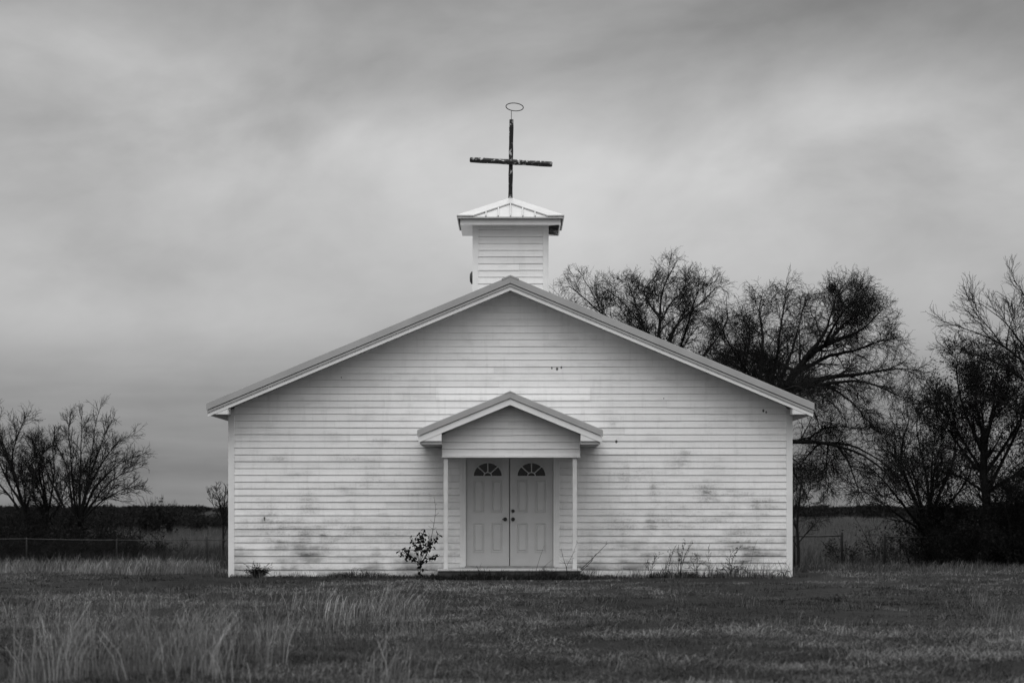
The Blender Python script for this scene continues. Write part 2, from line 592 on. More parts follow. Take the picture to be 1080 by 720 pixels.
siding(pg, gl, gr, gz, pa - 0.24, 0.1235, porch_lim, PY, rng=random.Random(5))
pg.box(gl, gr, PY + 0.008, PY + 0.08, gz, pz_soff + 0.02)
hh = (gr - gl) / 2
pg.prism([(gl, pz_soff + 0.02), (gr, pz_soff + 0.02), (gr, pa - 0.25 - PSL * hh), (PXC, pa - 0.26), (gl, pa - 0.25 - PSL * hh)], PY + 0.008, PY + 0.08)
porch = pg.build('porch', M_SIDE2, church)
b = MB()
b.box(gl - 0.008, gr + 0.008, PY - 0.028, PY + 0.10, gz - 0.03, gz - 0.001)
b.box(gl - 0.008, gl + 0.02, PY + 0.10, -0.03, gz - 0.03, gz + 0.14)
b.box(gr - 0.02, gr + 0.008, PY + 0.10, -0.03, gz - 0.03, gz + 0.14)
b.build('beam', M_TRIM, porch, bevel=0.003)
b = MB(); b.box(gl + 0.022, gr - 0.022, PY + 0.102, -0.03, gz + 0.02, gz + 0.04)
b.build('ceiling', M_TRIM, porch)
b = MB()
for s in (-1, 1):
    chev(b, 0.008, 0.05, PRH - 0.01, PQ - 0.13, -0.03, pa, PSL, PXC, s)
chev(b, -0.014, 0.008, 0.10, PQ - 0.17, -0.03, pa, PSL, PXC)
y = PQ - 0.1
while y < -0.06:
    chev(b, -0.010, 0.010, PRH - 0.01, y, y + 0.03, pa, PSL, PXC); y += 0.23
b.build('roof', M_ROOF, porch)
for s in (-1, 1):
    b = MB(); chev(b, 0.0, 0.112, PRH, PQ - 0.166, PQ - 0.13, pa, PSL, PXC, s)
    b.build('rake_trim', M_RAKE, porch, bevel=0.003)
    b = MB(); chev(b, 0.118, 0.235, PRH - 0.02, PQ - 0.145, PQ - 0.115, pa, PSL, PXC, s)
    xo, xi = PXC + s * (PRH - 0.05), (gl if s < 0 else gr)
    z1, z2 = pa - PSL * (PRH - 0.05) - 0.20, pa - PSL * abs(xi - PXC) - 0.20
    pts = [(xo, pz_soff), (xi, pz_soff), (xi, z2), (xo, max(z1, pz_soff + .005))]
    b.prism(pts if s < 0 else pts[::-1], PQ - 0.139, PQ - 0.12)
    b.box(min(xo, xo - s * .02), max(xo, xo - s * .02), PQ - 0.11, -0.03, pz_soff, pa - PSL * (PRH - 0.05) - 0.06)
    b.build('fascia', M_TRIM, porch, bevel=0.003)
    b = MB()
    b.box(min(xo, xi), max(xo, xi), PQ - 0.118, -0.03, pz_soff - 0.055, pz_soff - 0.004)
    chev(b, 0.19, 0.205, PRH - 0.06, PQ - 0.112, PY - 0.03, pa, PSL, PXC, s)
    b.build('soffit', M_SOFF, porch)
for px in (470.2, 606.2):
    x = at(px, 0, PY + 0.05)[0]
    b = MB()
    b.box(x - 0.038, x + 0.038, PY + 0.010, PY + 0.086, 0.178, gz - 0.031)
    b.build('porch_post', M_POST, porch, bevel=0.006)
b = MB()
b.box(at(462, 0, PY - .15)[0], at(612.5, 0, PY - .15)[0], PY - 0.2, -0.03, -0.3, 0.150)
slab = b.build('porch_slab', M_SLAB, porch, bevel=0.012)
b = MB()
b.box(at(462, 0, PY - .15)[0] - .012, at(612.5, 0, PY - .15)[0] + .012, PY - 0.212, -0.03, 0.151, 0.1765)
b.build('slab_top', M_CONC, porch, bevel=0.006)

# ------------------------------------------------------------------ doors
fr = MB()
cw = 0.115
fr.box(dx0 - cw, dx0 - 0.004, -0.034, 0.02, DZ0 + 0.002, DZ1 + cw)
fr.box(dx1 + 0.004, dx1 + cw, -0.034, 0.02, DZ0 + 0.002, DZ1 + cw)
fr.box(dx0 - 0.003, dx1 + 0.003, -0.034, 0.02, DZ1 + 0.004, DZ1 + cw)
fr.box(dx0 - cw * 0.55, dx0 - cw * 0.45, -0.04, -0.0345, DZ0 + 0.004, DZ1 + cw * .5)
fr.box(dx1 + cw * 0.45, dx1 + cw * 0.55, -0.04, -0.0345, DZ0 + 0.004, DZ1 + cw * .5)
frame = fr.build('door_frame', M_TRIM, church, bevel=0.004)
b = MB(); b.box(dx0 - 0.02, dx1 + 0.02, -0.11, 0.06, DZ0 + 0.001, DZ0 + 0.028)
b.build('threshold', M_CONC, frame, bevel=0.005)
xm = (dx0 + dx1) / 2
dw = (dx1 - dx0) / 2


def ring_panel(mb, x0, x1, z0, z1, y):
    """raised moulding round a panel and the panel's raised centre"""
    t = 0.016
    prof = [(0.0, 0.0), (0.005, -0.009), (0.012, -0.009), (0.020, 0.010), (0.032, 0.010), (0.052, -0.006)]
    loops = []
    for (o, dy) in prof:
        loops.append([(x0 + o, y + dy, z0 + o), (x1 - o, y + dy, z0 + o), (x1 - o, y + dy, z1 - o), (x0 + o, y + dy, z1 - o)])
    vs = [p for l in loops for p in l]
    fs = []
    for i in range(len(prof) - 1):
        for q in range(4):
            q2 = (q + 1) % 4
            fs.append((i * 4 + q, i * 4 + q2, (i + 1) * 4 + q2, (i + 1) * 4 + q))
    e = (len(prof) - 1) * 4
    fs.append((e, e + 1, e + 2, e + 3))
    mb.mesh(vs, fs)


for s in (-1, 1):
    x0 = dx0 + 0.006 if s < 0 else xm + 0.008
    x1 = xm - 0.008 if s < 0 else dx1 - 0.006
    yd = 0.035
    z0, z1 = DZ0 + 0.032, DZ1 - 0.006
    W = x1 - x0
    xc = (x0 + x1) / 2 + 0.0
    # panel rectangles (x ranges relative to door)
    pxs = [(x0 + 0.125, x0 + 0.335), (x1 - 0.335, x1 - 0.125)]
    za, zb_, zc_, zd = z0 + 0.245, z0 + 0.80, z0 + 0.985, z0 + 1.60
    cols = [x0, pxs[0][0], pxs[0][1], pxs[1][0], pxs[1][1], x1]
    rows = [z0, za, zb_, zc_, zd, z1]
    d = MB()
    for i in range(5):
        for j in range(5):
            if i in (1, 3) and j in (1, 3):
                ring_panel(d, cols[i], cols[i + 1], rows[j], rows[j + 1], yd)
            else:
                d.poly([(cols[i], yd, rows[j]), (cols[i + 1], yd, rows[j]), (cols[i + 1], yd, rows[j + 1]), (cols[i], yd, rows[j + 1])])
    d.box(x0, x1, yd + 0.014, yd + 0.05, z0, z1)
    # thin edge so the leaf is closed
    for (a, bb) in (((x0, z0), (x1, z0)), ((x0, z1), (x1, z1)), ((x0, z0), (x0, z1)), ((x1, z0), (x1, z1))):
        d.poly([(a[0], yd, a[1]), (bb[0], yd, bb[1]), (bb[0], yd + 0.014, bb[1]), (a[0], yd + 0.014, a[1])])
    door = d.build('door', M_DOOR, church)
    # fanlight: half-round frame with three bars and a small half-round hub
    cz = at(0, 501.6, yd)[2]
    rx, rz = 0.262, 0.240
    gl_ = MB()
    n = 24
    pts = [(xc + rx * math.cos(math.pi * i / n), cz + rz * math.sin(math.pi * i / n)) for i in range(n + 1)]
    gl_.prism(pts[::-1], yd - 0.006, yd - 0.003)
    gl_.build('window_pane', M_GLASS, door)
    fm = MB()

    def arc(rx, rz, wdt):
        for i in range(n):
            a0, a1 = math.pi * i / n, math.pi * (i + 1) / n
            q = [(xc + rx * math.cos(a0), cz + rz * math.sin(a0)), (xc + rx * math.cos(a1), cz + rz * math.sin(a1)),
                 (xc + (rx + wdt) * math.cos(a1), cz + (rz + wdt) * math.sin(a1)), (xc + (rx + wdt) * math.cos(a0), cz + (rz + wdt) * math.sin(a0))]
            fm.prism(q, yd - 0.018, yd - 0.001)
    arc(rx - 0.002, rz - 0.002, 0.026)
    arc(0.062, 0.055, 0.018)
    fm.box(xc - rx - 0.024, xc + rx + 0.024, yd - 0.0185, yd - 0.001, cz - 0.026, cz + 0.001)
    for an in (45, 90, 135):
        ca, sa = math.cos(R(an)), math.sin(R(an))
        p0 = (xc + 0.075 * ca, cz + 0.07 * sa); p1 = (xc + (rx + 0.004) * ca, cz + (rz + 0.004) * sa)
        nx, nz = -sa * 0.0095, ca * 0.0095
        fm.prism([(p0[0] + nx, p0[1] + nz), (p0[0] - nx, p0[1] - nz), (p1[0] - nx, p1[1] - nz), (p1[0] + nx, p1[1] + nz)][::-1], yd - 0.0165, yd - 0.0012)
    fm.build('window_frame', M_DOOR, door)
    # round knob on a rose, and the deadbolt of the right leaf
    def lathe(mb, x, z, prof):
        q = 18
        vs = []
        for (rr, yy) in prof:
            for i in range(q):
                a = 2 * math.pi * i / q
                vs.append((x + rr * math.cos(a), yy, z + rr * math.sin(a)))
        fs = [(i * q + j, i * q + (j + 1) % q, (i + 1) * q + (j + 1) % q, (i + 1) * q + j) for i in range(len(prof) - 1) for j in range(q)]
        mb.mesh(vs, fs)
    kx = x1 - 0.075 if s < 0 else x0 + 0.055
    kz = at(0, 547.3, 0)[2]
    kb = MB(); lathe(kb, kx, kz, [(0.036, yd), (0.036, yd - 0.008), (0.014, yd - 0.012), (0.013, yd - 0.035), (0.024, yd - 0.042), (0.030, yd - 0.056), (0.024, yd - 0.070), (0.001, yd - 0.074)])
    if s < 0:
        kb.box(kx - 0.055, kx + 0.01, yd - 0.068, yd - 0.052, kz - 0.008, kz + 0.008)
    kb.build('door_knob', M_KNOB, door, smooth=True)
    if s > 0:
        kz = at(0, 538.6, 0)[2]
        kb = MB(); lathe(kb, kx, kz, [(0.032, yd), (0.032, yd - 0.010), (0.024, yd - 0.022), (0.001, yd - 0.024)])
        kb.build('deadbolt', M_KNOB, door, smooth=True)

# ------------------------------------------------------------------ belfry
YB = 0.45
bl, br = at(499.6, 0, YB)[0], at(577.3, 0, YB)[0]
BW = br - bl
bxc = (bl + br) / 2
EH = 0.995                       # half width of its roof
bz1 = at(0, 228.8, YB - 0.29)[2]         # roof edge
bz0 = at(0, 236.8, YB - 0.27)[2]         # bottom of fascia
byc = YB + BW / 2
bap = bz1 + 0.455


def rot_faces(mb, src, times=(0, 1, 2, 3)):
    for kq in times:
        c, s_ = [(1, 0), (0, 1), (-1, 0), (0, -1)][kq]
        vs = [(bxc + (v[0] - bxc) * c - (v[1] - byc) * s_, byc + (v[0] - bxc) * s_ + (v[1] - byc) * c, v[2]) for v in src.v]
        n = len(mb.v)
        mb.v.extend(vs); mb.f.extend([[n + i for i in f] for f in src.f]); mb.t.extend(src.t)


one = MB()
siding(one, bl + 0.082, br - 0.082, at(0, 320.4, YB)[2] - 0.126 * 2, bz0 + 0.06, 0.126, None, YB, rng=random.Random(9))
bb = MB(); rot_faces(bb, one)
bb.box(bl + 0.02, br - 0.02, YB + 0.02, YB + BW - 0.02, 4.2, bz0 + 0.1)
belfry = bb.build('belfry', M_SIDE2, church)
one = MB()
one.box(bl - 0.022, bl + 0.085, YB - 0.024, YB + 0.004, 4.3, bz0 + 0.04)
one.box(bl - 0.022, bl + 0.004, YB + 0.0045, YB + 0.085, 4.3, bz0 + 0.04)
for kq in range(4):
    c1 = MB(); rot_faces(c1, one, (kq,))
    c1.build('corner_board', M_TRIM, belfry, bevel=0.003)
# hip roof of ribbed sheet with wide hip caps
one = MB()
e0 = (bxc - EH, byc - EH, bz1); e1 = (bxc + EH, byc - EH, bz1); ap = (bxc, byc, bap)
one.poly([e0, e1, ap])
sl = (bap - bz1) / EH
kx = -0.92
for kx in (-0.92, -0.69, -0.46, -0.23, 0, 0.23, 0.46, 0.69, 0.92):
    run = EH - abs(kx)
    if run < 0.05: continue
    y0, y1 = byc - EH - 0.004, byc - EH + run
    za, zb2 = bz1, bz1 + sl * run
    x = bxc + kx
    vs = [(x - .014, y0, za), (x + .014, y0, za), (x + .014, y1, zb2), (x - .014, y1, zb2),
          (x - .009, y0, za + .03), (x + .009, y0, za + .03), (x + .009, y1, zb2 + .03), (x - .009, y1, zb2 + .03)]
    one.mesh(vs, [(4, 5, 6, 7), (0, 1, 5, 4), (1, 2, 6, 5), (2, 3, 7, 6), (3, 0, 4, 7)])
one.box(bxc - EH, bxc + EH, byc - EH - 0.003, byc - EH + 0.015, bz1 - 0.03, bz1 - 0.002)
hr = MB(); rot_faces(hr, one)
broof = hr.build('roof', M_LROOF, belfry)
one = MB()
hp = []
lift = 0.036
wv = 0.30                 # width of the cap along the eave
# the cap's half on the front face, left hip and right hip
for sx in (-1, 1):
    A = (bxc, byc - 0.0, bap + lift); B = (bxc + sx * (EH + .01), byc - EH - 0.01, bz1 + lift)
    C = (bxc + sx * (EH - wv), byc - EH - 0.01, bz1 + lift - 0.004); Dp = (bxc, byc - wv, bap - sl * wv + lift - 0.004)
    q = [A, B, C, Dp] if sx < 0 else [A, Dp, C, B]
    low = [(p[0], p[1], p[2] - 0.024) for p in q]
    one.mesh(q + low, [(0, 1, 2, 3), (7, 6, 5, 4), (2, 6, 7, 3), (0, 3, 7, 4), (1, 5, 6, 2)])
hr = MB(); rot_faces(hr, one)
hr.build('hip_cap', M_LROOF, broof)
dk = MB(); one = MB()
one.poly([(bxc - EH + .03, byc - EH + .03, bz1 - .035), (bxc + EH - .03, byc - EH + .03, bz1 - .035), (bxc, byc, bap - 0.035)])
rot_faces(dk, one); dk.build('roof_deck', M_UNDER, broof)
one = MB(); FH = EH - 0.065
one.box(bxc - FH, bxc + FH, byc - FH - 0.011, byc - FH + 0.011, bz0, bz1 - 0.032)
for kq in range(4):
    c1 = MB(); rot_faces(c1, one, (kq,))
    o = c1.build('fascia', M_TRIM, belfry)
one = MB(); one.poly([(bxc - FH + .012, byc - FH + .012, bz0 + 0.006), (bxc + FH - .012, byc - FH + .012, bz0 + 0.006), (bxc + BW / 2, byc - BW / 2, bz0 + 0.006), (bxc - BW / 2, byc - BW / 2, bz0 + 0.006)])
for kq in (0, 2, 3):
    c1 = MB(); rot_faces(c1, one, (kq,)); c1.build('soffit', M_TRIM, belfry)
# a broken strip is all that is left of the soffit on the right
c1 = MB()
c1.mesh([(bxc + BW / 2 + .02, byc - .3, bz0 + .03), (bxc + FH - .02, byc + .35, bz0 - .0), (bxc + FH - .02, byc + .52, bz0 + .01), (bxc + BW / 2 + .02, byc - .12, bz0 + .04)], [(0, 1, 2, 3)])
tag(c1.build('broken_soffit', M_UNDER, belfry), 'dark broken end of the soffit on the right')
# round louvred vent on the left side
v = MB()
vc = at(498.0, 293, YB + 0.25)
n = 20
for i in range(n):
    pass
ring = []
for (off_, sc) in ((0.0, 1.0), (-0.03, 0.97), (-0.055, 0.6), (-0.06, 0.02)):
    ring.append([(bl - 0.02 + off_, vc[1] + 0.16 * sc * math.cos(2 * math.pi * i / n), vc[2] + 0.12 * sc * math.sin(2 * math.pi * i / n)) for i in range(n)])
vs = [p for l in ring for p in l]
v.mesh(vs, [(i * n + j, i * n + (j + 1) % n, (i + 1) * n + (j + 1) % n, (i + 1) * n + j) for i in range(3) for j in range(n)])
v.build('vent', M_UNDER, belfry, smooth=True)

# ------------------------------------------------------------------ cross
b0 = at(538.2, 210.5, byc); b1 = at(539.4, 126.3, byc)
up = MB()
pts = [(b0[0] + (b1[0] - b0[0]) * t, byc, b0[2] - 0.12 + (b1[2] - b0[2] + 0.12) * t) for t in np.linspace(0, 1, 12)]
rr = [0.041 + 0.003 * math.sin(i * 2.1) for i in range(12)]
up.tube(pts, rr, 12)
cross = up.build('cross', M_CROSS, church, smooth=False)
cross['label'] = 'dark pole cross with peeling paint and a thin wire halo on top'
c0 = at(495.4, 168.6, byc - 0.06); c1_ = at(582.6, 173.4, byc - 0.06)
cb = MB()
pts = [Vector(c0).lerp(Vector(c1_), t) for t in [0, .006, .015] + list(np.linspace(.05, .95, 10)) + [.985, .994, 1]]
cb.tube(pts, [.03, .046, .051] + [0.052 + 0.003 * math.sin(i * 1.7) for i in range(10)] + [.051, .046, .03], 12)
cb.build('crossbar', M_CROSS, cross)
hcx, _, hcz = at(542.8, 113.0, byc)
ha = MB()
pts = []
for i in range(65):
    a = 2 * math.pi * i / 64
    X, Y = 0.165 * math.cos(a), 0.165 * math.sin(a)
    tilt = R(17)
    pts.append((hcx + X, byc + Y * math.cos(tilt), hcz - Y * math.sin(tilt) - X * 0.07))
ha.tube(pts, 0.009, 8, cap=False)
ft = min(pts, key=lambda p: abs(p[0] - b1[0]) + (0.2 if p[1] < byc else 0))
ha.tube([(b1[0], byc, b1[2] - 0.02), ((b1[0] + ft[0]) / 2, (byc + ft[1]) / 2, (b1[2] + ft[2]) / 2), ft], 0.0075, 6)
ha.build('halo', M_KNOB, cross)

# ------------------------------------------------------------------ branching plants
def nrm(v):
    return v / np.maximum(np.linalg.norm(v, axis=-1, keepdims=True), 1e-9)


def tubes_mesh(groups, sides_of):
    """groups: list of (pts[N,P,3], rad[N,P]); returns verts, faces"""
    V, F, base = [], [], 0
    for gi, (pts, rad) in enumerate(groups):
        N, Pn, _ = pts.shape
        s = sides_of[gi]
        t = np.empty_like(pts)
        t[:, 1:-1] = pts[:, 2:] - pts[:, :-2]; t[:, 0] = pts[:, 1] - pts[:, 0]; t[:, -1] = pts[:, -1] - pts[:, -2]
        t = nrm(t)
        ref = np.where(np.abs(t[:, :1, 2:3]) > 0.9, np.array([[[1.0, 0, 0]]]), np.array([[[0, 0, 1.0]]]))
        a = nrm(np.cross(t, np.broadcast_to(ref, t.shape)))
        b = np.cross(t, a)
        an = np.arange(s) * 2 * np.pi / s
        ring = pts[:, :, None, :] + rad[:, :, None, None] * (a[:, :, None, :] * np.cos(an)[None, None, :, None] + b[:, :, None, :] * np.sin(an)[None, None, :, None])
        V.append(ring.reshape(-1, 3))
        n_i = np.arange(N)[:, None, None] * (Pn * s); p_i = np.arange(Pn - 1)[None, :, None] * s; k = np.arange(s)[None, None, :]
        k2 = (k + 1) % s
        q = np.stack([n_i + p_i + k, n_i + p_i + k2, n_i + p_i + s + k2, n_i + p_i + s + k], -1).reshape(-1, 4) + base
        F.append(q)
        base += N * Pn * s
    return np.concatenate(V), np.concatenate(F)


def resample(poly, n, wob, rng):
    p = np.array(poly, float)
    d = np.concatenate([[0], np.cumsum(np.linalg.norm(np.diff(p, axis=0), axis=1))])
    # catmull-like smoothing through cubic interpolation
    t = np.linspace(0, d[-1], n)
    out = np.stack([np.interp(t, d, p[:, i]) for i in range(3)], -1)
    for _ in range(2):
        out[1:-1] = 0.25 * out[:-2] + 0.5 * out[1:-1] + 0.25 * out[2:]
    nz = rng.normal(0, wob, out.shape); nz[0] = 0
    out += np.cumsum(nz, axis=0) * 0.5
    return out


def spawn(pts, rad, rng, per, t0, t1, length, angle, Pn, trop=(0, 0, 0.0), wig=0.15, rk=0.6, rend=0.003, shrink=0.5, byr=None):
    N, Pp, _ = pts.shape
    M = N * per
    par = np.repeat(np.arange(N), per)
    t = t0 + (t1 - t0) * ((np.tile(np.arange(per), N) + rng.uniform(0, 1, M)) / per)
    f = t * (Pp - 1); i = np.minimum(f.astype(int), Pp - 2); fr_ = (f - i)[:, None]
    p = pts[par, i] * (1 - fr_) + pts[par, i + 1] * fr_
    tan = nrm(pts[par, i + 1] - pts[par, i])
    r = rad[par, i] * (1 - fr_[:, 0]) + rad[par, i + 1] * fr_[:, 0]
    rv = rng.normal(0, 1, (M, 3))
    perp = nrm(rv - (rv * tan).sum(-1, keepdims=True) * tan)
    an = np.radians(rng.normal(angle, angle * 0.25, M))[:, None]
    d = nrm(np.cos(an) * tan + np.sin(an) * perp)
    L = length * (1 - shrink * t) * rng.uniform(0.55, 1.25, M)
    if byr: L = L * np.clip(rad[par, 0] / byr, 0.35, 1.15)
    out = np.empty((M, Pn, 3)); out[:, 0] = p
    step = (L / (Pn - 1))[:, None]
    tr = np.array(trop)[None, :]
    for kk in range(1, Pn):
        d = nrm(d + tr / (Pn - 1) + rng.normal(0, wig, (M, 3)))
        out[:, kk] = out[:, kk - 1] + d * step
    r0 = np.maximum(np.minimum(r * rk, 0.05), rend * 1.3)
    w = np.linspace(0, 1, Pn)[None, :] ** 0.8
    rr = r0[:, None] * (1 - w) + rend * w
    return out, rr


def plant(name, base, limbs, levels, label, cat='tree', group=None, seed=1, limb_wob=0.02, leaves=None, back=0.6, sparse=()):
    """limbs: list of (polyline in metres, r0, r1). levels: list of dicts for spawn()."""
    rng = np.random.default_rng(seed)
    root = empty(name, base)
    tag(root, label, cat, group)
    P0 = 14
    A, RA = [], []
    bx, by = base[0], base[1]
    for (poly, r0, r1) in limbs:
        A.append(resample(poly, P0, limb_wob, rng)); RA.append(r1 + (r0 - r1) * (1 - np.linspace(0, 1, P0)) ** (1.0 if len(RA) == 0 else 1.35))
    A = np.array(A); RA = np.array(RA)
    if back > 0 and len(A) > 2:      # more limbs turned round the trunk, so the crown is round
        B, RB = [], []
        for k in range(int(len(A) * back)):
            i = rng.integers(1, len(A))
            an = rng.choice([-1, 1]) * rng.uniform(0.9, 1.9)
            q = A[i].copy()
            ox, oy = q[0, 0], q[0, 1]
            xx, yy = q[:, 0] - ox, q[:, 1] - oy
            q[:, 0] = ox + (xx * math.cos(an) - yy * math.sin(an)) * 0.85; q[:, 1] = oy + (xx * math.sin(an) + yy * math.cos(an))
            q[:, 2] = q[0, 2] + (q[:, 2] - q[0, 2]) * rng.uniform(0.7, 0.95)
            B.append(q); RB.append(RA[i] * 0.85)
        if B:
            A = np.concatenate([A, np.array(B)]); RA = np.concatenate([RA, np.array(RB)])
    groups = [(A, RA)]
    cur = groups[0]
    for lv in levels:
        src = cur
        cur = spawn(src[0], src[1], rng, **lv)
        if src is groups[0] and sparse:          # some limbs carry far fewer branches
            own = np.repeat(np.arange(len(src[0])), lv['per'])
            kp = ~np.isin(own, list(sparse)) | (rng.uniform(0, 1, len(own)) < 0.34)
            cur = (cur[0][kp], cur[1][kp])
        groups.append(cur)
    nthick = 2
    off = np.array(base)
    V, F = tubes_mesh(groups[:nthick], [8] + [5] * 5)
    np_mesh('trunk', V - off, F.ravel(), np.full(len(F), 4), M_BARK, root, smooth=True)
    if len(groups) > nthick:
        V, F = tubes_mesh(groups[nthick:], [4] + [3] * 5)
        np_mesh('crown', V - off, F.ravel(), np.full(len(F), 4), M_TWIG, root)
    if leaves:
        gi, per, size, cond = leaves
        src = groups[gi][0]
        pts = src[:, -1]
        pts = pts[cond(pts)] if cond else pts
        pts = np.repeat(pts, per, axis=0)
        pts = pts + rng.normal(0, size * 1.6, pts.shape)
        V, F = leaf_quads(pts, size, rng)
        np_mesh('foliage', V - off, F.ravel(), np.full(len(F), 4), M_LEAF, root)
    return root


def leaf_quads(pts, size, rng, droop=0.6):
    n = len(pts)
    d = nrm(rng.normal(0, 1, (n, 3)) + np.array([0, 0, -droop]))
    rv = rng.normal(0, 1, (n, 3)); a = nrm(rv - (rv * d).sum(-1, keepdims=True) * d)
    L = size * rng.uniform(0.6, 1.4, n)[:, None]; W = L * rng.uniform(0.22, 0.38, n)[:, None]
    up_ = np.cross(d, a) * L * 0.12
    V = np.stack([pts, pts + d * L * 0.5 + a * W + up_, pts + d * L, pts + d * L * 0.5 - a * W + up_], 1).reshape(-1, 3)
    F = np.arange(n * 4).reshape(n, 4)
    return V, F


SHIFT = [0, 400, 100]      # eases the upper limbs of a crown down


def pix(path, y, dy=0.0, rng=None):
    """photo path -> metres, the limb drifting by dy metres in depth"""
    n = len(path)
    k0, k1, k2 = SHIFT
    path = [(p[0], p[1] + k0 * min(1.0, max(0.0, (k1 - p[1]) / k2))) for p in path]
    return [at(p[0], p[1], y + dy * (i / max(1, n - 1)) ** 1.2) for i, p in enumerate(path)]


def gz1(x, y):
    return float(ground_z(x, y))


# crown behind the roof, the further of the two big trees
SHIFT[:] = [15, 390, 110]
YA = 28.0
bA = at(703, 0, YA); bA = (bA[0], YA, gz1(bA[0], YA))
tA = [
    ([bA] + pix([(703, 500), (702, 420), (700, 385)], YA), 0.17, 0.11),
    (pix([(701, 400), (690, 362), (662, 338), (632, 319), (612, 296), (600, 287)], YA, -1.2), 0.075, 0.012),
    (pix([(701, 395), (694, 352), (698, 327), (698, 298), (706, 278), (714, 264)], YA, 0.5), 0.085, 0.012),
    (pix([(701, 390), (708, 340), (724, 322), (745, 300), (756, 286)], YA, 1.0), 0.07, 0.012),
    (pix([(702, 400), (716, 372), (724, 340), (732, 312), (738, 290)], YA, -1.5), 0.06, 0.012),
    (pix([(702, 410), (738, 380), (760, 352), (772, 330), (770, 318)], YA, 1.5), 0.06, 0.012),
    (pix([(701, 405), (670, 370), (640, 335), (628, 300), (618, 282)], YA, 1.6), 0.06, 0.012),
    (pix([(701, 405), (680, 350), (672, 320), (664, 296), (660, 284)], YA, 2.0), 0.06, 0.012),
    (pix([(698, 330), (684, 310), (676, 295), (690, 276)], YA, 1.2), 0.035, 0.01),
    (pix([(702, 410), (660, 385), (620, 345), (594, 318), (588, 305)], YA, 0.8), 0.05, 0.012),
    (pix([(702, 420), (750, 400), (772, 378), (784, 362)], YA, -1.0), 0.05, 0.012),
]
fine = [dict(per=14, t0=.15, t1=.97, length=1.35, angle=38, Pn=8, trop=(0, 0, .25), wig=.15, rk=.45, rend=.005, shrink=.72, byr=.07),
        dict(per=8, t0=.12, t1=1.0, length=.68, angle=42, Pn=6, trop=(0, 0, .15), wig=.18, rk=.6, rend=.0042),
        dict(per=5, t0=.15, t1=1.0, length=.36, angle=44, Pn=4, trop=(0, 0, .05), wig=.2, rk=.7, rend=.0032),
        dict(per=1, t0=.3, t1=1.0, length=.2, angle=42, Pn=3, trop=(0, 0, 0), wig=.2, rk=.8, rend=.0025)]
plant('bare_tree', bA, tA, fine, 'bare tree whose rounded crown shows just right of the belfry above the roof', group='bare trees behind the church', seed=21)

# big leaning tree at the church's back right corner
SHIFT[:] = [10, 400, 90]
YT = 24.0
bB = at(806, 0, YT); bB = (bB[0], YT, gz1(bB[0], YT))
tB = [
    ([bB] + pix([(808, 540), (806, 500), (804, 450), (806, 425)], YT), 0.22, 0.14),
    (pix([(806, 440), (802, 400), (804, 374), (808, 345), (800, 318), (806, 300)], YT, 1.0), 0.09, 0.012),
    (pix([(806, 450), (790, 392), (776, 372), (764, 350), (758, 330)], YT, -1.0), 0.07, 0.012),
    (pix([(806, 432), (829, 408), (850, 374), (874, 358), (912, 346), (926, 330), (934, 320)], YT, 0.6), 0.13, 0.014),
    (pix([(848, 376), (860, 360), (869, 344), (876, 318), (878, 302), (884, 292)], YT, 0.2), 0.06, 0.010),
    (pix([(806, 436), (826, 411), (862, 398), (890, 394), (916, 390), (946, 384), (968, 386)], YT, -1.0), 0.12, 0.010),
    (pix([(806, 440), (832, 412), (870, 404), (904, 400), (935, 410), (956, 420)], YT, -1.8), 0.08, 0.012),
    (pix([(806, 440), (826, 394), (836, 360), (842, 330), (848, 304)], YT, 1.6), 0.07, 0.012),
    (pix([(806, 440), (818, 380), (822, 340), (826, 304)], YT, -1.2), 0.07, 0.012),
    (pix([(840, 392), (868, 374), (900, 366), (928, 354), (950, 350)], YT, 1.8), 0.06, 0.010),
    (pix([(870, 358), (888, 340), (905, 322), (914, 306)], YT, 1.2), 0.05, 0.010),
    (pix([(806, 440), (782, 396), (790, 350), (788, 326)], YT, 1.8), 0.06, 0.012),
    (pix([(806, 470), (822, 466), (846, 466.5), (866, 466), (888, 470), (912, 481), (934, 496), (950, 514), (958, 530)], YT, -0.6), 0.068, 0.010),
    (pix([(870, 467), (900, 470), (925, 482), (948, 500), (965, 522)], YT, 0.8), 0.036, 0.008),
    (pix([(884, 470), (898, 486), (906, 506), (914, 528)], YT, -0.9), 0.035, 0.008),
    (pix([(850, 466), (860, 456), (874, 447), (900, 447), (925, 443)], YT, 0.4), 0.028, 0.006),
    (pix([(810, 455), (834, 476), (850, 490), (860, 502)], YT, 0.6), 0.04, 0.008),
    (pix([(812, 470), (838, 500), (850, 520), (856, 540)], YT, -0.8), 0.045, 0.008),
    (pix([(830, 412), (850, 420), (862, 440), (866, 462)], YT, 0.9), 0.045, 0.008),
    (pix([(858, 402), (884, 412), (902, 430), (912, 450)], YT, -1.0), 0.04, 0.008),
]
tB = [(p, a * 1.2, b) for (p, a, b) in tB]
fineB = [dict(per=18, t0=.15, t1=.98, length=1.5, angle=40, Pn=8, trop=(0.1, 0, .05), wig=.16, rk=.42, rend=.005, shrink=.72, byr=.08),
         dict(per=8, t0=.1, t1=1.0, length=.76, angle=44, Pn=6, trop=(0, 0, -.05), wig=.19, rk=.6, rend=.0042),
         dict(per=6, t0=.12, t1=1.0, length=.42, angle=45, Pn=4, trop=(0, 0, -.35), wig=.2, rk=.7, rend=.0032),
         dict(per=1, t0=.3, t1=1.0, length=.24, angle=45, Pn=3, trop=(0, 0, -.2), wig=.2, rk=.8, rend=.0025)]
plant('bare_tree', bB, tB, fineB, 'large leaning bare tree with drooping limbs rising behind the right end of the roof', group='bare trees behind the church', seed=33, back=0.30, sparse=range(12, 21), limb_wob=0.03)

